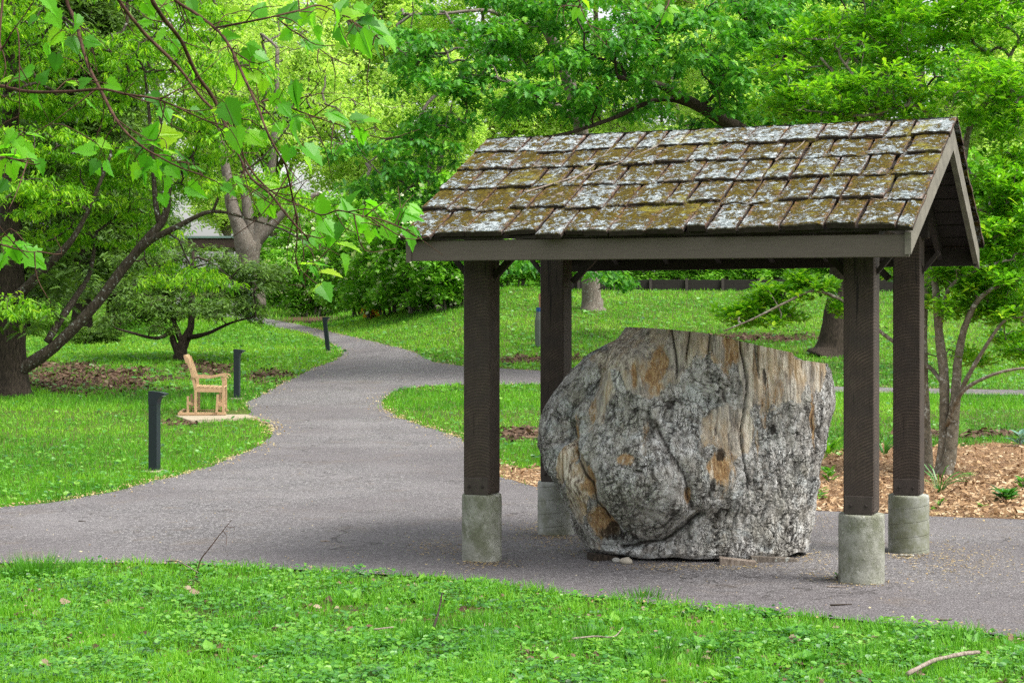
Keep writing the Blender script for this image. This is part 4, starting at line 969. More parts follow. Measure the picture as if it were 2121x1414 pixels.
# --- oak with the visible limb, behind the shelter to the right
base = G(1722, 737); Yo = base[1]
limbs = [pxl([(1712, 745, Yo, 90), (1722, 720, Yo, 64), (1732, 660, Yo, 54), (1742, 580, Yo, 50), (1738, 480, Yo-.5, 48), (1700, 380, Yo-1, 42), (1640, 320, Yo-2, 36), (1560, 282, Yo-3, 30), (1500, 250, Yo-3.5, 27), (1420, 205, Yo-4, 22), (1361, 176, Yo-4.5, 16), (1280, 160, Yo-5, 9)]),
         pxl([(1500, 250, Yo-3.5, 16), (1380, 205, Yo-4, 11), (1265, 247, Yo-4.5, 9), (1180, 275, Yo-5, 7), (1105, 287, Yo-5, 4), (1000, 300, Yo-5, 3)]),
         pxl([(1700, 380, Yo-1, 30), (1660, 220, Yo-1, 26), (1600, 100, Yo-1.5, 22), (1500, -20, Yo-2, 18), (1450, -80, Yo-2, 10)]),
         pxl([(1738, 480, Yo-.5, 30), (1800, 300, Yo, 26), (1850, 100, Yo, 20), (1880, -80, Yo, 12)])]
bl = [pblob(*q) for q in [(1250, 110, 37, 150, 60, 1.8), (1420, 110, 37, 150, 65, 1.8), (1580, 190, 38, 130, 80, 1.8), (1330, 200, 37, 150, 40, 1.5), (1500, 40, 38, 170, 60, 2), (1260, 20, 38, 160, 50, 2), (1150, 210, 36.5, 110, 45, 1.3), (1600, 60, 40, 150, 90, 2), (1800, 120, 43, 250, 120, 2), (1470, 250, 39, 90, 30, 1), (1560, 265, 39, 60, 30, 1), (1800, 0, 42, 200, 100, 2)]]
cl = clusters_in(bl, 13, thick=.28, padr=.5)
tree('oak_tree', base, 'dark oak whose thick limb slants up left above the shelter ridge', 'tree', limbs, cl, 8, .17, T_OAK, 'droop', M['oak'], M['bark_dark'], rad=.14, tfrac=.22, rtip=.007, maxr=.05)
# --- second oak, trunk seen under the roof
base = G(1226, 641); Yo = base[1]
limbs = [pxl([(1228, 648, Yo, 62), (1226, 625, Yo, 44), (1222, 560, Yo, 38), (1215, 400, Yo, 34), (1200, 250, Yo-1, 30), (1160, 120, Yo-2, 26), (1120, 45, Yo-3, 20), (1060, -20, Yo-4, 12)]),
         pxl([(1120, 45, Yo-4, 14), (1060, 45, Yo-7, 10), (1010, 22, Yo-9, 8), (900, 30, Yo-10, 5), (820, 30, Yo-11, 3)]),
         pxl([(1200, 250, Yo-1, 16), (1100, 190, Yo-5, 12), (1000, 160, Yo-8, 9), (900, 200, Yo-11, 7), (850, 270, Yo-12, 5), (760, 340, Yo-12.5, 3)]),
         pxl([(1222, 560, Yo, 16), (1250, 520, Yo-2, 12), (1280, 560, Yo-4, 7), (1240, 600, Yo-5, 3)])]
bl = [pblob(*q) for q in [(880, 90, 38, 95, 55, 1.5), (1000, 110, 38, 130, 60, 1.8), (1120, 80, 39, 140, 60, 1.8), (900, 190, 37, 100, 50, 1.4), (1050, 200, 37.5, 120, 45, 1.4), (870, 290, 36.5, 95, 45, 1.3), (800, 350, 36.5, 80, 40, 1.2), (740, 320, 36.5, 55, 30, .9), (1000, 20, 39, 160, 50, 1.6), (960, 255, 37, 90, 25, 1), (760, 400, 37, 55, 25, .8), (850, 400, 37, 70, 30, .9), (1240, 590, 46, 75, 30, 1.0), (1060, 560, 46, 45, 30, .8), (1120, -30, 40, 150, 50, 2)]]
cl = clusters_in(bl, 14, thick=.3, padr=.46)
tree('oak_tree', base, 'oak whose flared grey trunk stands on the far lawn behind the top of the stump', 'tree', limbs, cl, 8, .165, T_OAK, 'droop', M['oak'], M['bark_grey'], rad=.14, tfrac=.25, rtip=.006, maxr=.04)

# --- glossy-leaved small tree on the right
base = G(1952, 985); Ym = base[1]
limbs = [pxl([(1943, 988, Ym, 32), (1950, 960, Ym, 24), (1956, 880, Ym, 21), (1955, 780, Ym, 20), (1945, 690, Ym, 18), (1938, 600, Ym, 15), (1925, 480, Ym+.3, 12), (1880, 330, Ym+.5, 10), (1800, 200, Ym, 8), (1740, 120, Ym, 5)]),
         pxl([(1955, 988, Ym-.1, 34), (1968, 940, Ym-.1, 26), (1978, 840, Ym-.1, 22), (1985, 740, Ym-.1, 17), (2003, 665, Ym-.2, 13), (2035, 612, Ym-.3, 10), (2090, 585, Ym-.4, 7), (2180, 560, Ym-.4, 6)]),
         pxl([(1920, 985, Ym+.4, 30), (1918, 900, Ym+.4, 22), (1912, 760, Ym+.4, 20), (1920, 600, Ym+.5, 17), (1985, 380, Ym+.6, 16), (2010, 260, Ym+.6, 13), (2060, 190, Ym+.6, 10), (2100, 100, Ym+.6, 7)]),
         pxl([(1975, 850, Ym-.1, 12), (2000, 790, Ym-.3, 10), (2040, 720, Ym-.5, 8), (2080, 665, Ym-.6, 6), (2121, 655, Ym-.6, 4)]),
         pxl([(1962, 880, Ym-.1, 12), (1990, 815, Ym-.4, 9), (2050, 778, Ym-.6, 7), (2121, 762, Ym-.7, 5), (2180, 765, Ym-.7, 3)]),
         pxl([(1955, 800, Ym+.0, 9), (1930, 765, Ym+.2, 9), (1880, 728, Ym+.3, 8), (1825, 688, Ym+.4, 8), (1760, 632, Ym+.3, 7), (1690, 602, Ym+.2, 6), (1630, 625, Ym+.1, 5), (1560, 660, Ym, 4), (1500, 685, Ym, 3)]),
         pxl([(1945, 690, Ym, 9), (1965, 600, Ym-.2, 9), (2020, 560, Ym-.3, 7), (2080, 540, Ym-.3, 5)]),
         pxl([(1985, 380, Ym+.6, 12), (1960, 300, Ym+.4, 10), (1900, 220, Ym+.2, 8), (1790, 240, Ym, 7), (1680, 230, Ym, 4)]),
         pxl([(1790, 420, Ym+.6, 8), (1780, 300, Ym+.5, 8), (1760, 200, Ym+.3, 7), (1700, 120, Ym, 5)])]
bl = [pblob(*q) for q in [(1680, 200, 19.5, 105, 60, .7), (1640, 110, 20, 90, 55, .7), (1760, 90, 20, 130, 60, .8), (1880, 60, 20, 150, 60, .9), (2030, 50, 20, 130, 70, .9), (1830, 180, 19.5, 130, 50, .7), (1980, 160, 19.5, 130, 50, .8), (2090, 170, 20, 100, 70, .8), (1700, 270, 19.8, 110, 22, .6), (1880, 235, 19.8, 110, 22, .6), (2060, 260, 20, 80, 50, .7), (2080, 360, 20, 60, 50, .6), (2090, 450, 20, 70, 45, .6), (2070, 545, 19.6, 75, 35, .6), (1960, 575, 19.6, 50, 22, .5), (1600, 225, 19.8, 60, 35, .5), (1900, -30, 20, 260, 40, .9), (2130, 560, 19.6, 60, 60, .7),
      (2150, 300, 20, 60, 200, .7), (1990, 640, 19.9, 50, 18, .4), (2090, 740, 19.3, 40, 20, .3), (2030, 600, 19.6, 70, 22, .4), (2100, 640, 19.4, 50, 25, .4), (2060, 700, 19.9, 45, 18, .3), (1930, 620, 20.1, 30, 20, .3), (1990, 720, 20.1, 25, 25, .3), (1880, 560, 20.3, 60, 18, .4), (2000, 480, 20.6, 60, 40, .5), (2060, 500, 19.6, 70, 40, .5), (2110, 420, 19.5, 60, 60, .5), (2060, 620, 20.2, 80, 30, .5), (2110, 700, 19.8, 40, 30, .4)]]
cl = clusters_in(bl, 70, thick=.35, padr=.22)
b2 = [pblob(*q) for q in [(1690, 590, 20, 55, 22, .35), (1610, 615, 20, 70, 25, .4), (1540, 650, 20, 55, 22, .35), (1600, 655, 20, 70, 18, .35), (1650, 580, 20, 50, 18, .3), (1735, 640, 20, 25, 30, .2)]]
b3 = [pblob(*q) for q in [(1960, 560, 19.2, 50, 22, .4), (2040, 545, 19.2, 70, 25, .4), (2110, 600, 19.0, 50, 35, .4), (2030, 600, 19.2, 55, 22, .4), (2075, 650, 19.2, 60, 25, .4), (2000, 640, 19.3, 30, 20, .3), (1935, 650, 19.4, 18, 30, .3), (2110, 720, 19.2, 40, 25, .4), (2060, 470, 19.3, 80, 40, .5), (2100, 380, 19.3, 60, 50, .5), (2010, 740, 19.4, 22, 16, .25)]]
cl = np.concatenate([cl, clusters_in(b2, 150, thick=.4, padr=.13), clusters_in(b3, 95, thick=.4, padr=.16)])
tree('magnolia_tree', base, 'multi stemmed pale barked tree with glossy leaves in the mulch bed right of the shelter', 'tree', limbs, cl, 8, .105, T_OBOV, 'whorl', M['magnolia'], M['bark_pale'], rad=.045, tfrac=.3, rtip=.0028, maxr=.018)

# --- small wide conifer behind the chair
base = G(374, 748); Yc_ = base[1]
limbs = [pxl([(376, 755, Yc_, 36), (375, 725, Yc_, 26), (385, 700, Yc_, 20), (396, 670, Yc_, 14), (396, 600, Yc_, 11), (400, 520, Yc_, 6)]),
         pxl([(372, 735, Yc_, 18), (360, 710, Yc_, 13), (352, 690, Yc_, 10), (320, 700, Yc_-.5, 7), (240, 680, Yc_-1, 4)]),
         pxl([(380, 715, Yc_, 16), (365, 680, Yc_, 11), (350, 630, Yc_+.3, 8), (330, 560, Yc_+.3, 5)]),
         pxl([(386, 700, Yc_, 12), (430, 690, Yc_-.5, 8), (480, 668, Yc_-.7, 5), (530, 655, Yc_-.8, 3)])]
bl = [pblob(*q) for q in [(300, 640, 42.5, 110, 26, 1.3), (420, 630, 42.5, 110, 26, 1.3), (250, 600, 43, 100, 30, 1.3), (380, 570, 43.5, 120, 30, 1.3), (500, 600, 43, 80, 28, 1.1), (560, 570, 43, 60, 30, 1), (320, 530, 43.5, 100, 25, 1), (470, 640, 41.8, 80, 18, .9), (280, 672, 41.8, 90, 15, .8), (450, 535, 43.5, 70, 25, 1), (520, 650, 42, 40, 14, .6), (530, 575, 42, 42, 25, .8), (510, 545, 42.5, 40, 15, .6)]]
cl = clusters_in(bl, 19, thick=.3, padr=.42)
tree('hemlock_tree', base, 'low spreading dark conifer on a short forked trunk behind the chair', 'tree', limbs, cl, 14, .14, T_SPRAY, 'flat', M['hemlock'], M['bark_dark'], rad=.16, tfrac=.3, rtip=.006, maxr=.03, tb=-.05)
# --- tall dark conifers filling the left background (one on the big trunk at the edge)
def conifer(px, py, name, label, H_, Rr, seed):
    base = G(px, py); rng = np.random.default_rng(seed); s = base[1]
    pts = np.array([base+np.array([0, 0, z]) for z in (-.1, .5, 2, H_*.5, H_)]); rd = np.array([.46, .33, .28, .16, .03])
    cls = []
    for z in np.arange(1.6, H_, .42):
        rr = Rr*(1-(z/H_)**1.6)+.3
        for k in range(5):
            a = rng.uniform(0, 6.28); L = rr*rng.uniform(.6, 1)
            for t in np.linspace(.3, 1, 6):
                c0 = base+np.array([math.cos(a)*L*t, math.sin(a)*L*t, z-.5*t*t+.2*t]); cls.append(c0+rng.normal(size=(5, 3))*np.array([.35, .35, .1]))
    cl = np.concatenate(cls)
    if seed == 1: cl = cl[((cl[:, 1] > base[1]+1.2) & ((cl[:, 2] > 3.6) | (cl[:, 0] < base[0]+1.3))) | ((cl[:, 2] < 3.4) & (cl[:, 0] < base[0]+1.2) & (R.random(len(cl)) < .3))]
    return tree(name, base, label, 'tree', [(pts, rd)], cl, 10, .24, T_SPRAY, 'flat', M['hemlock'], M['bark_dark'], rad=.30, tfrac=.06, rtip=.01, maxr=.05, grp='dark conifers behind the dogwood', tb=-.1)
conifer(22, 818, 'conifer_tree', 'dark conifer with the thick brown trunk at the left edge of the lawn', 10.5, 3.0, 1)
ca_ = [conifer(170, 690, 'conifer_tree', 'dark conifer behind the dogwood, left of the low spreading conifer', 13, 3.6, 2)]
cb = copy_tree(ca_[0]); g = G(40, 680); cb.location = tuple(g); cb.rotation_euler = (0, 0, 2.0); cb['label'] = 'dark conifer standing far behind the leaning dogwood at the left edge'
cb = copy_tree(ca_[0]); g = G(235, 676); cb.location = tuple(g); cb.rotation_euler = (0, 0, 4.1); cb.scale = (.8, .8, 1.05); cb['label'] = 'rightmost of the dark conifers far behind, between the dogwood limbs and the pavilion'

# --- forked grey trunk
base = G(520, 640); base[1] = max(base[1], 72); base = np.array([(512-CXP)/FPX*74, 74, float(hgt((512-CXP)/FPX*74, 74))]); Yf = 74
limbs = [pxl([(520, 640, Yf, 66), (516, 580, Yf, 50), (514, 540, Yf, 48), (512, 510, Yf, 52), (500, 475, Yf, 38), (482, 430, Yf, 28), (470, 360, Yf, 20), (450, 250, Yf, 12)]),
         pxl([(515, 530, Yf, 40), (520, 480, Yf, 28), (512, 430, Yf, 22), (505, 350, Yf, 15), (520, 200, Yf, 8)]),
         pxl([(516, 530, Yf, 40), (532, 490, Yf, 30), (545, 440, Yf, 24), (560, 380, Yf, 18), (570, 250, Yf, 12), (575, 100, Yf, 8)]),
         pxl([(525, 510, Yf, 26), (560, 470, Yf, 20), (600, 430, Yf, 14), (660, 400, Yf, 8)])]
bl = [pblob(*q) for q in [(560, 200, 76, 110, 60, 2.5), (450, 150, 77, 120, 70, 2.5), (640, 130, 76, 110, 60, 2.5), (700, 230, 77, 120, 50, 2.5), (560, 60, 77, 130, 60, 2.5), (620, 290, 74, 60, 25, 1.2)]]
cl = clusters_in(bl, 5, thick=.4, padr=.9)
tree('maple_tree', base, 'old grey tree with a trunk forking into several limbs beside the far pavilion', 'tree', limbs, cl, 9, .22, T_OVATE, 'droop', M['pale'], M['bark_grey'], rad=.3, tfrac=.2, rtip=.012, maxr=.07)

# --- pale spring woods behind
def woodtree(seed, Hh, Rr, n):
    rng = np.random.default_rng(seed); root = empty('woodland_tree', (0, 0, 0))
    mb = MB(); sam = [limb_mesh(mb, np.array([(0, 0, -.3), (.1, 0, 2), (.2, .2, Hh*.45), (0, .1, Hh*.8)]), np.array([.5, .36, .25, .08]), 8)]
    for k in range(4):
        a = rng.uniform(0, 6.28); z0 = Hh*rng.uniform(.2, .45)
        sam.append(limb_mesh(mb, np.array([(0.1, 0, z0), (math.cos(a)*Rr*.3, math.sin(a)*Rr*.3, z0+Hh*.15), (math.cos(a)*Rr*.6, math.sin(a)*Rr*.6, z0+Hh*.35)]), np.array([.2, .14, .05]), 7))
    bl = []
    for k in range(16):
        a = rng.uniform(0, 6.28); zz = Hh*rng.uniform(.12, .98); rr = Rr*math.sin(min(1, max(.12, zz/Hh))*math.pi*.85+.2)*rng.uniform(.2, .9)
        bl.append(((math.cos(a)*rr, math.sin(a)*rr, zz), (Rr*.42, Rr*.42, Rr*.26)))
    cl = clusters_in(bl, n, thick=.4, padr=.8, rng=rng)
    grow(mb, sam, cl[rng.random(len(cl)) < .1], .02, .10, 3); mb.build('trunk', M['bark_grey'], root, smooth=True)
    pos, d, no, sz_, tint = leafcloud(cl, 9, .26, T_OVATE, 'any', .42, rng)
    leaves('crown', pos, d, no, sz_, T_OVATE, tint, M['pale'], root); return root
wp = [woodtree(21, 19, 6.2, 7), woodtree(22, 17, 5.5, 7), woodtree(23, 22, 7, 7)]
spots = [(40, 96, 0), (330, 100, 2), (560, 112, 1), (790, 96, 0), (1010, 92, 1), (1230, 98, 2), (1450, 92, 0), (1690, 98, 1), (1900, 94, 2), (2130, 92, 0), (160, 122, 2), (470, 140, 0), (800, 124, 2), (1100, 120, 0), (1370, 124, 1), (1620, 122, 2), (1990, 124, 1), (900, 80, 1), (2080, 70, 1), (1600, 74, 1)]
names = ['behind the left edge dogwood', 'behind the dark conifers', 'above the pale house', 'above the white flowering shrubs', 'left of the shelter ridge end', 'above the middle of the shelter ridge', 'right of the middle of the ridge', 'above the right half of the roof', 'behind the glossy leaved tree', 'at the right edge of the view', 'in the back row at the far left', 'in the back row above the pavilion', 'in the back row right of the house', 'in the back row above the left roof corner', 'in the back row above the roof centre', 'in the back row above the roof right half', 'in the back row behind the right edge', 'standing nearest, right of the flowering shrubs', 'on the bank beyond the mulch bed', 'on the bank beyond the retaining wall']
used = [False]*3
for (px, Y, k), nm in zip(spots, names):
    o = copy_tree(wp[k]) if used[k] else wp[k]; used[k] = True
    x = (px-CXP)/FPX*Y; o.location = (x, Y, float(hgt(x, Y))); o.rotation_euler = (0, 0, R.uniform(0, 6.28)); s = R.uniform(.9, 1.15)*(.7 if Y < 85 else 1); o.scale = (s, s, s)
    tag(o, 'pale yellow green woodland tree '+nm, 'tree', 'pale woodland trees in the background')

# --- shrubs
def shrub_proto(name, lm, lsz, T, seed, flowers=False, stems=True):
    rng = np.random.default_rng(seed); root = empty(name, (0, 0, 0))
    bl = [((rng.uniform(-.9, .9), rng.uniform(-.5, .5), rng.uniform(.7, 2.2)), (.75, .7, .5)) for _ in range(11)]+[((rng.uniform(-1.2, 1.2), rng.uniform(-.6, .6), .45), (.6, .5, .3)) for _ in range(5)]
    cl = clusters_in(bl, 30, thick=.5, padr=.3, rng=rng); mb = MB(); sam = []
    for k in range(9):
        a = rng.uniform(-.6, .6); x = rng.uniform(-.5, .5); sam.append(limb_mesh(mb, np.array([(x, rng.uniform(-.3, .3), -.05), (x*1.4+a*.2, 0, .7), (x*1.8+a, rng.uniform(-.4, .4), 1.7)]), np.array([.035, .028, .012]), 6, 3))
    grow(mb, sam, cl[rng.random(len(cl)) < .12], .006, .02, 2); mb.build('stems', M['bark_grey'], root)
    pos, d, no, sz_, tint = leafcloud(cl, 8, lsz, T, 'any', .12, rng); leaves('foliage', pos, d, no, sz_, T, tint, lm, root)
    if flowers:
        fc = cl[rng.random(len(cl)) < .13]; fc = fc+nrm(fc-np.array([0, 0, 1.3]))*.12; n = len(fc)*3
        leaves('flowers', np.repeat(fc, 3, 0)+rng.normal(size=(n, 3))*.05, rng.normal(size=(n, 3)), np.array([0, -.5, 1.])+rng.normal(size=(n, 3))*.3, rng.uniform(.07, .12, n), T_ROUND, rng.random(n), M['flower'], root)['kind'] = 'stuff'
    return root
sa_ = shrub_proto('flowering_shrub', M['hedge'], .13, T_OVATE, 31, True); sb_ = shrub_proto('flowering_shrub', M['hedge'], .13, T_OVATE, 32, True)
sp_ = [(640, 655, 1.25, 'leftmost of the flowering shrubs, where its bare brown stems meet the path bank'), (700, 648, 1.4, 'second flowering shrub from the left beyond the bollard bend'), (760, 653, 1.3, 'flowering shrub with the small orange flowers at its foot'), (825, 648, 1.35, 'flowering shrub right of the orange flowers'), (880, 645, 1.3, 'flowering shrub just left of the front left post'), (930, 640, 1.15, 'rightmost flowering shrub, partly behind the front left post'),
       (600, 640, 1.6, 'tall flowering shrub at the back left of the shrub row'), (690, 630, 1.9, 'tallest flowering shrub at the back of the row'), (800, 630, 1.8, 'tall flowering shrub at the back behind the orange flowers'), (900, 625, 1.6, 'tall flowering shrub at the back right of the row')]
for k, (px, py, s, lab) in enumerate(sp_):
    o = (sa_, sb_)[k] if k < 2 else copy_tree((sa_, sb_)[k % 2])
    g = G(px, py); o.location = tuple(g); o.scale = (s, s, s); o.rotation_euler = (0, 0, R.uniform(-.5, .5)+(math.pi if k % 3 == 0 else 0)); tag(o, lab, 'shrub', 'cream flowering shrubs in a row beyond the lawn')
bk_ = shrub_proto('bank_shrub', M['hedge'], .13, T_OVATE, 41); nmz = ['left of the back left post', 'right of the back left post', 'above the second oak trunk', 'above the middle of the retaining wall', 'right of the middle of the retaining wall', 'above the dangling leafy branch', 'left of the dark oak trunk', 'behind the front right post', 'between the two right posts', 'right of the back right post', 'at the right edge of the bank']
for k, px in enumerate(np.linspace(1060, 2120, 11)):
    o = bk_ if k == 0 else copy_tree(bk_); Y = 58.7+R.uniform(-.4, 1.2); x = (px-CXP)/FPX*Y; o.location = (x, Y, float(hgt(x, Y))+.05); s = R.uniform(.55, .8)
    o.scale = (s*1.5, s, s); o.rotation_euler = (0, 0, R.uniform(-.4, .4)); tag(o, 'leafy green shrub on the far bank '+nmz[k], 'shrub', 'shrubs along the far bank')
ob = empty('flower_clump', G(770, 660), label='small clump of orange flowers under the flowering shrubs', cat='flowers'); n = 160
sk = 66/FPX
p = np.stack([R.normal(0, 7*sk, n), R.normal(0, .15, n)-.3, R.uniform(0.05, 38*sk, n)], 1)
leaves('petals', p, R.normal(size=(n, 3)), R.normal(size=(n, 3)), .13, T_ROUND, R.random(n), M['orange'], ob)['kind'] = 'stuff'
mb = MB(); [mb.tube([(q[0]*.5, q[1], 0), (q[0], q[1], q[2])], .012, 4) for q in p[:40]]; mb.build('stems', M['bark_grey'], ob)
for k, (px, Y, s, nm_) in enumerate(((1640, 66, 1.5, 'tall shrub behind the bank left of the two right posts'), (1900, 66, 1.7, 'tall shrub behind the bank at the back right post'), (2030, 65, 1.8, 'tall shrub behind the bank right of the shelter gable'), (2150, 65, 1.7, 'tall shrub behind the bank at the right edge'))):
    o = copy_tree(bk_); x = (px-CXP)/FPX*Y; o.location = (x, Y, float(hgt(x, Y))); o.scale = (s*1.3, s, s*1.2); o.rotation_euler = (0, 0, 1+k); tag(o, nm_, 'shrub', 'shrubs along the far bank')
# low dark shrub at left
ds = shrub_proto('low_shrub', M['hemlock'], .12, T_OVATE, 55); g = G(195, 712); ds.location = tuple(g); ds.scale = (.55, .5, .22); tag(ds, 'low dark twiggy shrub on the lawn under the conifer branches', 'shrub')

# ------------------------------------------------------------------ near sycamore branches hanging in from the upper left
syc = empty('sycamore_tree', (-3.6, 6.5, 0), label='sycamore whose leafy branches hang into the upper left corner in front', cat='tree'); sb0 = np.array([-3.6, 6.5, 0])
mb = MB(); limb_mesh(mb, np.array([(0, 0, -.1), (.05, 0, 1.5), (0, .1, 3.2), (.1, 0, 6)]), np.array([.30, .24, .2, .15]), 12)
limb_mesh(mb, np.array([(0, .1, 3.1), (.8, .4, 3.6), (1.9, .7, 3.85), (3.2, .9, 3.9), (5.0, 1.5, 4.0)]), np.array([.11, .08, .05, .035, .015]), 9); mb.build('trunk', M['bark_pale'], syc, smooth=True)
SB = {
 'a': (7.0, [(-80, 168, 9), (0, 178, 9), (60, 190, 8), (140, 190, 8), (210, 185, 7), (260, 195, 6), (330, 207, 5), (400, 238, 4), (450, 262, 3), (475, 285, 3)]),
 'b': (7.2, [(120, -120, 10), (138, 0, 9), (150, 30, 9), (163, 70, 9), (180, 130, 8), (205, 180, 8), (245, 255, 7), (290, 300, 6), (330, 325, 5), (380, 350, 4), (420, 362, 3)]),
 'c': (7.5, [(190, -90, 10), (245, 0, 9), (300, 70, 9), (370, 140, 8), (415, 200, 7), (455, 240, 6), (470, 262, 5), (505, 300, 3)]),
 'd': (7.1, [(280, -80, 12), (315, 0, 11), (340, 40, 11), (375, 85, 10), (405, 150, 10), (440, 200, 9), (455, 230, 8), (470, 268, 7), (490, 312, 6), (520, 368, 6), (560, 402, 6), (590, 440, 6), (620, 475, 5), (635, 490, 5), (640, 502, 3), (660, 520, 2)]),
 'e': (6.8, [(300, -60, 8), (362, 0, 8), (400, 25, 8), (445, 58, 8), (475, 95, 7), (505, 160, 7), (535, 225, 6), (550, 265, 6), (572, 310, 5), (592, 345, 5), (604, 400, 5), (612, 440, 4), (615, 500, 3), (614, 545, 3), (640, 575, 3), (660, 590, 2)]),
 'f': (6.9, [(448, 58, 6), (500, 48, 6), (560, 36, 5), (620, 22, 5), (665, 12, 4), (720, 40, 3), (770, 70, 3), (800, 90, 2)]),
 'g': (7.2, [(540, 212, 4), (560, 205, 4), (590, 218, 4), (640, 238, 4), (700, 258, 3), (745, 272, 2), (780, 262, 2)]),
 'h': (7.0, [(500, 318, 5), (530, 365, 5), (570, 402, 4), (620, 425, 4), (665, 445, 4), (700, 436, 4), (740, 445, 3), (790, 455, 3), (830, 470, 2), (860, 490, 2)]),
 'i': (6.7, [(-80, 330, 6), (-20, 322, 5), (30, 330, 4), (70, 335, 3)]),
 'j': (6.6, [(-90, 510, 7), (-30, 500, 6), (20, 512, 4), (60, 522, 3), (80, 520, 2)]),
 'k': (7.4, [(575, 38, 4), (600, 60, 4), (640, 85, 3), (680, 115, 3), (720, 135, 2)]),
 'l': (9.0, [(1210, -120, 5), (1205, -40, 5), (1200, 0, 4), (1204, 18, 3), (1225, 60, 2), (1262, 100, 2)]),
 'm': (9.2, [(1400, -120, 5), (1392, -40, 5), (1385, 5, 4), (1378, 20, 3)]),
 'n': (7.3, [(0, 100, 5), (10, -40, 6), (20, -80, 6)][::-1]+[(35, 60, 4), (40, 180, 3), (38, 270, 2)]),
}
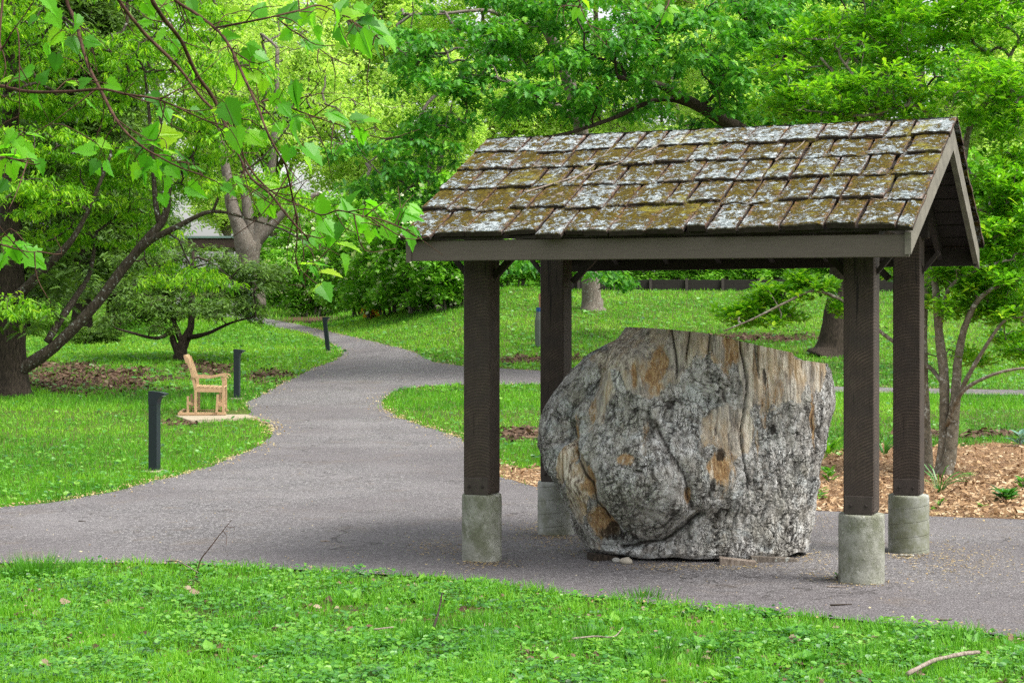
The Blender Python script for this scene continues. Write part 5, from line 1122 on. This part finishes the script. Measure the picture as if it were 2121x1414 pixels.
# leaves: branch key, px, py, size px, pointing angle (deg, 0 right, 90 down), view tilt
SL = [('b', 60, 25, 55, 150), ('b', 105, 10, 60, 30), ('b', 115, 40, 60, 60), ('b', 160, 45, 50, 80), ('b', 110, 75, 60, 130), ('b', 130, 90, 55, 110), ('b', 155, 90, 50, 60), ('b', 100, 110, 55, 100), ('b', 190, 85, 45, 20), ('b', 180, 120, 45, 50), ('b', 115, 130, 50, 95), ('a', 55, 150, 50, 170), ('a', 40, 160, 50, 160), ('a', 75, 205, 55, 95), ('a', 155, 165, 50, 200), ('a', 175, 170, 45, 340), ('a', 235, 178, 50, 15), ('a', 195, 215, 50, 50), ('a', 320, 205, 45, 40), ('a', 345, 235, 50, 60), ('a', 375, 245, 50, 30), ('a', 410, 230, 40, 350), ('a', 10, 160, 40, 190), ('a', 90, 160, 45, 300),
      ('b', 75, 280, 50, 350), ('n', 20, 285, 50, 120), ('n', 40, 300, 45, 60), ('n', 60, 310, 45, 40), ('i', 20, 315, 55, 200), ('i', 45, 325, 60, 60), ('i', 70, 330, 50, 40), ('i', 5, 345, 60, 120), ('i', 30, 355, 55, 90), ('i', 85, 345, 45, 50), ('i', 0, 385, 50, 100), ('j', 10, 500, 50, 200), ('j', 45, 505, 45, 330), ('j', 30, 530, 55, 90), ('j', 75, 535, 70, 40), ('j', 50, 520, 50, 60), ('j', 0, 540, 50, 130), ('n', 0, 300, 50, 170),
      ('b', 175, 310, 70, 180), ('b', 215, 300, 50, 350), ('b', 195, 345, 45, 120), ('b', 225, 350, 50, 80), ('b', 250, 315, 45, 170), ('b', 265, 335, 45, 110), ('b', 310, 275, 65, 290), ('b', 350, 280, 70, 345), ('b', 330, 300, 50, 20), ('b', 290, 300, 45, 250), ('b', 300, 340, 50, 100), ('b', 325, 350, 55, 80), ('b', 345, 330, 45, 60), ('b', 360, 310, 50, 10), ('b', 385, 320, 60, 40), ('b', 280, 355, 50, 130), ('b', 295, 370, 45, 95), ('b', 360, 355, 50, 60), ('b', 345, 385, 55, 90), ('b', 405, 395, 60, 30), ('b', 410, 350, 45, 20), ('b', 340, 415, 40, 80), ('b', 270, 300, 40, 200),
      ('e', 475, 75, 50, 350), ('e', 525, 95, 50, 350), ('e', 520, 115, 55, 60), ('e', 545, 120, 50, 40), ('e', 490, 165, 70, 110), ('e', 530, 160, 40, 60), ('e', 560, 170, 50, 60), ('e', 545, 180, 40, 100), ('e', 565, 145, 35, 30), ('g', 605, 195, 75, 80), ('g', 590, 230, 50, 70), ('g', 640, 250, 55, 40), ('g', 615, 255, 50, 60), ('g', 700, 235, 65, 20), ('g', 750, 245, 60, 340), ('g', 770, 250, 55, 10), ('g', 720, 275, 40, 100), ('g', 745, 285, 50, 85), ('g', 715, 255, 45, 30), ('g', 575, 205, 45, 290),
      ('d', 480, 235, 80, 70), ('d', 505, 220, 60, 300), ('d', 465, 270, 50, 180), ('d', 490, 290, 75, 90), ('d', 530, 285, 55, 30), ('d', 450, 228, 40, 200), ('d', 400, 15, 50, 40), ('d', 340, 10, 60, 20), ('d', 310, 20, 50, 60), ('e', 555, 255, 40, 20), ('e', 575, 265, 35, 50), ('e', 610, 275, 75, 90), ('e', 595, 320, 50, 110), ('e', 650, 320, 75, 30), ('e', 625, 305, 45, 10), ('e', 640, 340, 45, 60), ('h', 545, 400, 50, 20), ('h', 565, 385, 60, 350), ('h', 500, 385, 60, 30), ('h', 545, 430, 45, 90), ('h', 560, 440, 40, 70),
      ('h', 665, 440, 75, 80), ('h', 665, 410, 50, 280), ('h', 720, 430, 60, 250), ('h', 730, 410, 55, 290), ('h', 690, 455, 50, 60), ('h', 780, 425, 65, 20), ('h', 760, 440, 45, 80), ('h', 745, 470, 55, 90), ('h', 850, 440, 75, 10), ('h', 825, 455, 60, 120), ('h', 810, 480, 60, 70), ('h', 850, 490, 65, 50), ('h', 870, 480, 50, 40), ('h', 700, 480, 50, 100), ('h', 680, 470, 55, 60), ('h', 765, 490, 40, 110), ('d', 660, 490, 45, 50), ('d', 725, 510, 75, 20), ('d', 685, 500, 45, 90), ('d', 715, 545, 55, 50), ('d', 650, 505, 40, 20),
      ('e', 645, 545, 55, 350), ('e', 610, 555, 40, 230), ('e', 685, 565, 70, 0), ('e', 625, 575, 35, 120), ('e', 675, 605, 60, 60), ('e', 655, 560, 40, 60), ('e', 655, 595, 35, 140),
      ('f', 600, 20, 70, 300), ('f', 640, 30, 65, 80), ('f', 680, 20, 65, 330), ('f', 650, 50, 60, 100), ('f', 700, 40, 60, 60), ('f', 730, 30, 60, 330), ('f', 755, 20, 60, 350), ('f', 705, 75, 60, 70), ('f', 740, 60, 50, 50), ('f', 765, 45, 65, 20), ('f', 790, 65, 100, 20), ('f', 750, 90, 80, 80), ('f', 810, 90, 55, 60), ('f', 730, 85, 45, 90), ('f', 700, 100, 40, 120), ('f', 660, 70, 45, 120), ('f', 770, 10, 60, 300), ('f', 710, 10, 60, 280), ('f', 625, 45, 50, 150), ('f', 780, 100, 50, 100), ('k', 600, 70, 45, 120), ('k', 640, 90, 45, 40), ('k', 660, 90, 40, 10), ('k', 590, 75, 40, 160), ('k', 640, 105, 35, 80),
      ('c', 300, 40, 50, 200), ('c', 370, 90, 45, 340), ('c', 360, 100, 40, 60), ('c', 330, 75, 45, 170), ('c', 400, 150, 45, 60), ('e', 420, 45, 40, 20), ('f', 540, 20, 55, 300), ('f', 480, 25, 45, 200),
      ('l', 1195, 12, 34, 150), ('l', 1215, 8, 34, 30), ('l', 1190, 28, 36, 110), ('l', 1208, 36, 36, 70), ('l', 1222, 22, 28, 20), ('m', 1365, 20, 36, 160), ('m', 1385, 8, 34, 290), ('m', 1398, 18, 34, 10), ('m', 1375, 38, 32, 100), ('m', 1392, 40, 30, 60)]
brl = {}
for k, (Y0, rows) in SB.items():
    ph = R.uniform(0, 6); rr = [(a, b, Y0+.35*math.sin(i*.5+ph), w) for i, (a, b, w) in enumerate(rows)]
    pts, rd = pxl(rr); pts = pts-sb0; mb = MB(); p = spline(np.column_stack([pts, rd]), 6); mb.tube(p[:, :3], np.maximum(p[:, 3]*.82, .0018), 7, True, .10); brl[k] = (p, mb)
SLk = {}
for (k, a, b, s, an) in SL: SLk.setdefault(k, []).append((a, b, s, an))
for k, (p, mb) in brl.items():
    Y0 = SB[k][0]; br = None; items = SLk.get(k, [])
    V = LV(); nodes = [q[:3] for q in p]; items = sorted(items, key=lambda t: np.min(((p[:, :3]-(P(t[0], t[1], Y0)-sb0))**2).sum(1)))
    for (a, b, s, an) in items:
        for rep in range(1 if R.random() < .88 else 2):
            a2, b2, s2 = (a, b, s) if rep == 0 else (a+R.uniform(-28, 28), b+R.uniform(-18, 22), s*R.uniform(.6, .85))
            Y = Y0+R.uniform(-.25, .25); an2 = math.radians(an+R.uniform(-15, 15)); sz_ = s2*Y/FPX*.72
            d = np.array([math.cos(an2), R.uniform(-.5, .5), -math.sin(an2)]); d = d/np.linalg.norm(d)
            nv = np.array([R.uniform(-.5, .5), -1.0, R.uniform(.0, 1.3)]) if R.random() < .5 else np.array([R.uniform(-.9, .9), R.uniform(-.5, -.1), 1.0])
            c0 = P(a2, b2, Y)-sb0; pos = c0-d*sz_*.45
            # petiole to the nearest point of the branch
            NN = np.array(nodes); q = NN[np.argmin(((NN-pos)**2).sum(1))]; Lq = np.linalg.norm(pos-q); midp = (pos+q)/2+np.array([0, 0, .12*Lq])+R.normal(0, .06*Lq, 3)
            tw = spline([q, midp, pos+d*sz_*.05], 4); mb.tube(tw, np.linspace(.0028 if Lq > .12 else .002, .0012, len(tw)), 4); nodes += [tw[3], tw[5], tw[6]]
            V.add(pos[None], d[None], nv[None], np.array([sz_]), T_SYCS[R.integers(0, 3)], np.array([R.normal(.45, .24)]))
    for q in range(int(len(p)*.22)):
        i_ = R.integers(3, len(p)-1); a0 = p[i_, :3]; tdir = nrm(p[i_, :3]-p[i_-1, :3]); L = R.uniform(.08, .34); dv = nrm(tdir+R.normal(size=3)*np.array([.7, .5, .7]))
        q1 = a0+dv*L*.5+R.normal(size=3)*.02; q2 = q1+nrm(dv+R.normal(size=3)*.5)*L*.5; mb.tube(spline([a0, q1, q2], 3), np.linspace(.003, .0012, 7), 4)
    bo = mb.build('branch', M['twig'], syc, smooth=True)
    if V.V: V.build('leaves', M['sycamore'], bo)

# ------------------------------------------------------------------ grass, weeds, litter
def ray_samples(n, y0, y1, pxr=(-480, 2700), pw=2.0, rng=R):
    n = int(n*1.2)
    r = rng.random(n)
    if pw == 2.0: Y = 1/(1/y0-r*(1/y0-1/y1))
    else: Y = y0+(y1-y0)*r
    px = rng.uniform(*pxr, n); X = (px-CXP)/FPX*Y; return X, Y
def off_path(X, Y, jit=.05, mul=True):
    jx = X+R.normal(0, jit, len(X)); jy = Y+R.normal(0, jit, len(X))
    k = ~in_poly(jx, jy, path_xy) & ~in_poly(X, Y, pad_xy)
    if mul: k &= ~in_poly(jx+R.normal(0, .1, len(X)), jy+R.normal(0, .12, len(X)), mulch_xy)
    return k
grass = LV()
for (n, y0, y1, hh_, T, pw, wpx) in ((160000, 8.0, 13.2, (.03, .09), T_BLADE, 2, .9), (190000, 12.5, 34, (.04, .10), T_TRI, 2, .85), (170000, 30, 62, (.06, .13), T_TRI, 1, .8), (40000, 58, 95, (.12, .25), T_TRI, 1, .9)):
    X, Y = ray_samples(n, y0, y1, pw=pw); k = off_path(X, Y, .03 if y1 < 20 else .05); X, Y = X[k], Y[k]
    bm_ = bare_mask(X, Y); k = R.random(len(X)) > np.clip(bm_*1.9, 0, .93); X, Y = X[k], Y[k]
    nz_ = fbm(np.stack([X*.9, Y*.9, X*0+5], 1), 3); nzb = fbm(np.stack([X*.22, Y*.22, X*0+8], 1), 2); tuft = fbm(np.stack([X*3.5, Y*3.5, X*0+1], 1), 2)
    n_ = len(X); h = R.uniform(*hh_, n_)*(1+.9*np.clip(tuft, -.6, 1.2))
    if y0 == 8.0:
        k = R.random(n_) < .5+1.1*tuft; X, Y, nz_, nzb, h, tuft = X[k], Y[k], nz_[k], nzb[k], h[k], tuft[k]; n_ = len(X)
    d = np.stack([R.normal(0, .38, n_), R.normal(0, .38, n_), np.ones(n_)], 1)
    w = np.maximum(.0045, Y*wpx/1690)/h
    ti = .46+.32*nz_+.60*nzb+R.normal(0, .15, n_)+.12*(Y > 38)*(np.clip((Y-38)/8, 0, 1))  # sunlit far band and darker areas of lawn put into the blade tint
    no = np.stack([R.normal(0, .5, n_), -np.ones(n_), R.uniform(.2, .9, n_)], 1)
    grass.add(np.stack([X, Y, hgt(X, Y)-.005], 1), d, no, h, T, ti, w)
# long tufts
tufts = [(75, 1196, 60, .20, 260), (30, 1200, 30, .13, 120), (160, 1185, 60, .11, 160), (870, 1335, 20, .15, 90), (1220, 1335, 22, .15, 90), (560, 1225, 40, .10, 90), (1370, 1375, 20, .2, 70), (1440, 1385, 18, .14, 60), (700, 1370, 30, .12, 70), (1990, 1330, 60, .11, 160), (480, 1305, 30, .1, 70), (1330, 1240, 60, .09, 120), (1830, 1310, 40, .1, 90), (310, 1215, 30, .1, 80)]
for px, py, sp, hh_, n in tufts:
    g = G(px, py); a = R.uniform(0, 6.28, n); r = np.abs(R.normal(0, sp*g[1]/FPX*.6, n)); X = g[0]+np.cos(a)*r; Y = g[1]+np.sin(a)*r
    d = np.stack([np.cos(a)*.5+R.normal(0, .2, n), np.sin(a)*.5, np.full(n, 1.1)], 1); h = hh_*R.uniform(.5, 1.1, n)
    grass.add(np.stack([X, Y, hgt(X, Y)], 1), d, np.stack([R.normal(0, .6, n), -np.ones(n), np.full(n, .6)], 1), h, T_BLADE, R.normal(.22, .12, n), .005/h)
tag(grass.build('grass', M['grass']), 'short bright green lawn grass on both sides of the path', 'grass', kind='stuff')
weeds = LV()
def weedset(n, y0, y1, size, pw=2, pxr=(-480, 2700)):
    X, Y = ray_samples(n, y0, y1, pxr, pw); k = off_path(X, Y, .02); X, Y = X[k], Y[k]
    f = fbm(np.stack([X*1.6, Y*1.6, X*0+3], 1), 3); k = (R.random(len(X)) < np.clip(.55+1.7*f, .04, 1)) & (R.random(len(X)) > np.clip(bare_mask(X, Y)*1.3, 0, .9)); X, Y, f = X[k], Y[k], f[k]; n_ = len(X)
    z = hgt(X, Y)+R.uniform(.008, .05, n_)*(1+.6*np.clip(f*3, -1, 2)); a = R.uniform(0, 6.28, n_)
    d = np.stack([np.cos(a), np.sin(a), R.uniform(-.15, .5, n_)], 1); no = np.stack([R.normal(0, .35, n_), R.normal(-.25, .35, n_), np.ones(n_)], 1)
    sz_ = size*R.uniform(.5, 1.25, n_); ti = .45+.55*fbm(np.stack([X*2.3, Y*2.3, X*0+7], 1), 2)+R.normal(0, .17, n_)
    sel = R.random(n_) < .6
    for m_, T, w in ((sel, T_ROUND, .85), (~sel, T_OVATE, 1.2)): weeds.add(np.stack([X, Y, z], 1)[m_], d[m_], no[m_], sz_[m_], T, ti[m_], w)
weedset(80000, 8, 13.2, .030); weedset(30000, 13, 36, .06); weedset(34000, 34, 60, .11, 1)
# plantain rosettes in the foreground
for k in range(260):
    X, Y = ray_samples(1, 8.2, 11.8)
    if not off_path(X, Y, .0)[0]: continue
    n = R.integers(5, 9); a = R.uniform(0, 6.28)+np.arange(n)*2*math.pi/n+R.normal(0, .2, n)
    d = np.stack([np.cos(a), np.sin(a), R.uniform(.25, 1.0, n)], 1); no = np.stack([-np.cos(a)*.5, -np.sin(a)*.5, np.ones(n)], 1); s = R.uniform(.06, .13)
    weeds.add(np.tile([X[0], Y[0], .005], (n, 1)), d, no, s*R.uniform(.7, 1.1, n), T_OVATE, R.normal(R.uniform(.3, .7), .1, n), R.uniform(.8, 1.3))
tag(weeds.build('ground_cover', M['weed']), 'low broad leaved weeds and violets growing through the grass', 'ground cover', kind='stuff')

# brown litter under the trees and on the foreground turf, pale husks along the path edges, chips on the mulch
lit = LV()
X, Y = ray_samples(110000, 18, 62, pw=1); k = (bare_mask(X, Y) > .2) & off_path(X, Y, .02); X, Y = X[k], Y[k]; n_ = len(X)
lit.add(np.stack([X, Y, hgt(X, Y)+R.uniform(.01, .05, n_)], 1), R.normal(size=(n_, 3))*[1, 1, .2], np.array([0, -.2, 1])+R.normal(size=(n_, 3))*.4, R.uniform(.05, .13, n_), T_OVATE, R.normal(.32, .2, n_), 1.6)
X, Y = ray_samples(2600, 8, 13); k = off_path(X, Y, .0); X, Y = X[k], Y[k]; f = fbm(np.stack([X*1.6, Y*1.6, X*0+3], 1), 3); k = f < .0; X, Y = X[k], Y[k]; n_ = len(X)
lit.add(np.stack([X, Y, hgt(X, Y)+R.uniform(.006, .035, n_)], 1), R.normal(size=(n_, 3))*[1, 1, .2], np.array([0, -.3, 1])+R.normal(size=(n_, 3))*.4, R.uniform(.02, .06, n_), T_OVATE, R.normal(.55, .25, n_), 1.5)
tag(lit.build('leaf_litter', M['litter']), 'brown fallen leaves in bare patches under the trees', 'litter', kind='stuff')
hus = LV()
poly = np.array(path_xy); seglen = np.linalg.norm(np.roll(poly, -1, 0)-poly, axis=1)
for k in range(len(poly)):
    a = poly[k]; b = poly[(k+1) % len(poly)]
    if a[1] > 60 or abs(a[0]) > 14: continue
    near_fg = a[1] < 12.9 and k < 13
    n = int(seglen[k]*(50 if near_fg else 150 if a[1] < 30 else 60)); t = R.random((n, 1)); p = a+(b-a)*t+R.normal(0, .12 if a[1] < 30 else .2, (n, 2))*R.random((n, 1))*1.6; kk_ = fbm(np.column_stack([p*1.2, p[:, 0]*0]), 2) > -.12; p = p[kk_]; n = len(p)
    s = R.uniform(.008, .026, n)*(1 if a[1] < 24 else 1.4)
    hus.add(np.column_stack([p, hgt(p[:, 0], p[:, 1])+.022+R.uniform(0, .02, n)]), R.normal(size=(n, 3))*[1, 1, .2], np.array([0, -.2, 1])+R.normal(size=(n, 3))*.4, s, T_OVATE, R.random(n)*(.8), 1.8)
X, Y = ray_samples(1500, 9.5, 30); k = in_poly(X, Y, path_xy); X, Y = X[k], Y[k]; n_ = len(X)
hus.add(np.stack([X, Y, hgt(X, Y)+.018], 1), R.normal(size=(n_, 3))*[1, 1, .1], np.tile([0, 0, 1.], (n_, 1))+R.normal(size=(n_, 3))*.3, R.uniform(.006, .02, n_), T_OVATE, R.random(n_), 1.3)
for cx, cy, rx, ry, n in ((1450, 1178, 170, 7, 500), (1000, 1172, 50, 8, 260), (1790, 1212, 55, 8, 260), (1885, 1155, 50, 8, 260), (1150, 1115, 45, 7, 200), (915, 1135, 60, 22, 420), (1170, 1125, 90, 22, 380), (1990, 1165, 110, 40, 900), (1730, 1195, 60, 14, 200), (1100, 1100, 50, 15, 220), (1680, 1160, 60, 14, 260), (540, 880, 30, 30, 260), (1690, 1085, 60, 20, 200)):
    pts = np.array([G(cx+R.normal()*rx*.6, cy+R.normal()*ry*.6) for _ in range(n)]); pts[:, 2] += .02
    hus.add(pts, R.normal(size=(n, 3))*[1, 1, .1], np.tile([0, 0, 1.], (n, 1))+R.normal(size=(n, 3))*.3, R.uniform(.006, .022, n), T_CHIP, R.random(n)*.6, .35)
tag(hus.build('seed_husks', M['husk']), 'pale yellow seed husks and crumbs scattered along the path edges', 'litter', kind='stuff')
chips = LV(); X, Y = ray_samples(46000, 12.5, 24); k = in_poly(X+R.normal(0, .06, len(X)), Y+R.normal(0, .05, len(X)), mulch_xy) & ~in_poly(X, Y+.05, path_xy); X, Y = X[k], Y[k]; n_ = len(X)
chips.add(np.stack([X, Y, hgt(X, Y)+.01+R.uniform(0, .03, n_)+.03*np.clip(fbm(np.stack([X*2, Y*2, X*0], 1), 2), 0, 1)], 1), R.normal(size=(n_, 3))*[1, 1, .35], np.array([0, -.4, 1])+R.normal(size=(n_, 3))*.45, R.uniform(.02, .075, n_), T_CHIP, R.normal(.58, .24, n_)+.3*fbm(np.stack([X*1.5, Y*1.5, X*0+4], 1), 2), R.uniform(.2, .5, n_))
tag(chips.build('wood_chips', M['chip']), 'tan shredded wood chips covering the mulch bed behind the shelter', 'mulch', kind='stuff')

# ------------------------------------------------------------------ bed plants
def plant(name, px, py, label, cat, fn, grp=None):
    g = G(px, py); r = empty(name, (g[0], g[1], g[2]), label=label, cat=cat, group=grp); fn(r); return r
def rosette(mat, n, size, up=.6, T=T_OVATE, w=.9, stems=True, h=.0, tb=.5):
    def f(r):
        a = R.uniform(0, 6.28, n); hh = R.uniform(0, h, n) if h else np.zeros(n); rr = R.uniform(0, .5, n)*size
        pos = np.stack([np.cos(a)*rr, np.sin(a)*rr, .02+hh], 1); d = np.stack([np.cos(a), np.sin(a), R.uniform(up-.5, up+.4, n)], 1)
        no = np.stack([-np.cos(a)*.5, -np.sin(a)*.5-.1, np.ones(n)], 1); leaves('leaves', pos, d, no, size*R.uniform(.7, 1.1, n), T, R.normal(tb, .15, n), mat, r, w)
        mb = MB()
        for q in pos[:8]: mb.tube([(0, 0, 0), q*.5, q+np.array([0, 0, .01])], .003, 4)
        mb.build('stems', M['bark_grey'], r)
    return f
def strap(n, hgt_, spread=.5, tb=.35):
    def f(r):
        a = R.uniform(0, 6.28, n); V = LV()
        for k in range(n):
            dx = math.cos(a[k])*spread*R.uniform(.3, 1); dy = math.sin(a[k])*spread*R.uniform(.3, 1); L = hgt_*R.uniform(.6, 1.1)
            p0 = np.array([math.cos(a[k])*.02, math.sin(a[k])*.02, 0]); d = nrm(np.array([dx, dy, 1.0]))
            for s in range(3):
                V.add(p0[None], d[None], np.array([[-dx, -dy-.3, .6]]), np.array([L*.42]), T_BLADE if s == 2 else (np.array([(0, -.5, 0), (0, .5, 0), (1, .45, 0), (1, -.45, 0)]), [[0, 1, 2, 3]]), np.array([R.normal(tb, .1)]), np.array([.014/(L*.42)])); p0 = p0+d*L*.40; d = nrm(d+np.array([dx*.9, dy*.9, -.25]))
        V.build('leaves', M['weed'], r)
    return f
pg = 'green plants growing in the mulch bed'
plant('hellebore_plant', 1716, 1000, 'leafy green plant between the stump and the front right post', 'plant', rosette(M['weed'], 34, .11, .7, h=.14), pg)
plant('hellebore_plant', 1697, 1035, 'smaller leafy plant at the right foot of the stump near the path', 'plant', rosette(M['weed'], 22, .09, .5, h=.08, tb=.6), pg)
plant('hellebore_plant', 2083, 1040, 'dark green leafy clump nearest the right edge of the mulch bed', 'plant', rosette(M['weed'], 60, .13, .6, h=.08, tb=.25), pg)
plant('hellebore_plant', 2118, 1015, 'leafy clump cut by the right edge, behind the dark clump', 'plant', rosette(M['weed'], 30, .11, .7, h=.12, tb=.4), pg)
plant('fern_plant', 1712, 945, 'yellowish fern like plant right of the stump at the lawn edge', 'plant', rosette(M['magnolia'], 40, .26, 1.2, T_SPRAY, .7, h=.1, tb=.4), pg)
plant('daffodil_plant', 1945, 1020, 'sprawling strap leaved daffodil clump right of the back right pier', 'plant', strap(20, .42, .9, .25), pg)
plant('daffodil_plant', 1832, 945, 'upright strap leaved clump seen between the two right posts', 'plant', strap(44, .26, .4), pg)
plant('daffodil_plant', 1975, 920, 'pale tall grass clump at the foot of the multi stemmed tree', 'plant', strap(60, .34, .5, .75), pg)
plant('hosta_plant', 2112, 925, 'blue green plant at the right edge on the lawn', 'plant', rosette(M['bluegreen'], 26, .17, .8, T_OVATE, .8, h=.15), pg)
plant('seedling', 1948, 1052, 'single small leafy seedling in the chips right of the back right pier', 'plant', rosette(M['weed'], 7, .08, .9, h=.05), pg)
plant('seedling', 1783+(-48), 1203, 'tiny green weed at the base of the front right pier', 'plant', rosette(M['weed'], 6, .04, .9, h=.03), pg)
for k, (a, b, lab) in enumerate([(1925, 1062, 'low sprig in the chips at the path edge behind the right pier'), (2010, 990, 'low weedy sprig in the middle of the mulch bed'), (2035, 1055, 'low sprig at the path edge left of the dark clump'), (1900, 905, 'leafy sprig against the foot of the pale trunks')]):
    plant('weed_sprig', a, b, lab, 'plant', rosette(M['weed'], 16, .05, .5, h=.03, tb=.6), pg)

# ------------------------------------------------------------------ sticks
def stick(pts, r, label, name='stick', grp='fallen sticks', mat='deadwood', lift=.02, taper=.5):
    w = np.array([G(a, b)+np.array([0, 0, lift+h]) for a, b, h in pts]); p = spline(w, 5); mb = MB(); mb.tube(p-p[0], np.linspace(r, r*taper, len(p)), 7, True, .1)
    o = mb.build(name, M[mat], smooth=True); o.location = tuple(p[0]); tag(o, label, 'stick', grp); return o
stick([(1880, 1425, .05), (1930, 1402, .06), (1985, 1388, .06), (2028, 1378, .05)], .012, 'thick pale grey stick in the weeds at the bottom right', taper=.8)
stick([(898, 1318, .03), (908, 1295, .06), (916, 1268, .10)], .008, 'short dark upright twig in the weeds at the bottom centre', mat='bark_dark')
stick([(1185, 1345, .04), (1230, 1342, .045), (1270, 1345, .05), (1290, 1325, .05)], .006, 'curved grey twig in the weeds right of centre')
stick([(345, 1182, .05), (370, 1192, .08), (410, 1203, .04)], .007, 'forked pale twig at the grass edge below the bare sapling', mat='bark_pale')
stick([(775, 1325, .04), (815, 1322, .045)], .006, 'short grey twig in the weeds left of centre')
stick([(1862, 1155, 0), (1893, 1157, 0)], .014, 'stubby brown stick lying beside the back right pier', mat='litter' if False else 'bark_pale', taper=.9)
stick([(1712, 1220, 0), (1752, 1221, 0)], .005, 'thin twig on the asphalt in front of the front right pier')
stick([(1720, 1259, 0), (1765, 1257, 0)], .006, 'dark twig on the asphalt near the grass edge at right', mat='bark_dark')
stick([(1945, 1289, 0), (1972, 1289, 0)], .007, 'tiny brown twig on the asphalt near the grass at far right', mat='bark_grey')
stick([(664, 1125, 0), (683, 1125, 0)], .007, 'tiny pale twig on the asphalt at lower centre left')
stick([(163, 1083, 0), (178, 1084, 0)], .005, 'tiny dark twig on the asphalt at the left', mat='bark_dark')
# bare sapling standing at the grass edge
g = G(405, 1196); sp0 = empty('bare_sapling', g, label='thin bare reddish sapling standing at the grass edge at lower left', cat='sapling'); Yg = g[1]
mb = MB(); pts, rd = pxl([(405, 1196, Yg, 3.2), (415, 1160, Yg, 3), (428, 1142, Yg, 2.6), (445, 1120, Yg, 2.2), (462, 1098, Yg, 1.8), (480, 1076, Yg, 1.2)]); p = spline(np.column_stack([pts-g, rd]), 4); mb.tube(p[:, :3], p[:, 3], 5, True, .1)
for rows in ([(462, 1098, Yg, 1.4), (470, 1110, Yg, 1.2), (468, 1130, Yg-.05, 1)], [(470, 1090, Yg, 1.3), (486, 1092, Yg, 1.1), (484, 1106, Yg, .9)]):
    pts, rd = pxl(rows); mb.tube(pts-g, rd, 4)
mb.build('stem', M['twig'], sp0)
n = 10; leaves('buds', np.array([P(R.uniform(460, 488), R.uniform(1088, 1132), Yg) for _ in range(n)])-g, R.normal(size=(n, 3)), R.normal(size=(n, 3)), .012, T_OVATE, R.random(n), M['litter'], sp0)
# lone fallen leaves in the foreground
for k, (a, b, lab) in enumerate([(1637, 1342, 'pinkish dry leaf in the weeds at the bottom right of centre'), (395, 1243, 'tan dry leaf in the weeds at lower left'), (127, 1263, 'pale dry leaf in the weeds near the left edge'), (85, 1395, 'greyish dry leaf at the bottom left')]):
    g = G(a, b); o = leaves('fallen_leaf', np.zeros((1, 3)), np.array([[1., R.normal()*.5, .1]]), np.array([[.1, -.7, 1.]]), .06, T_SYC, np.array([.85]), M['litter']); o.location = (g[0], g[1], g[2]+.05); tag(o, lab, 'leaf', 'dry leaves lying on the foreground weeds')
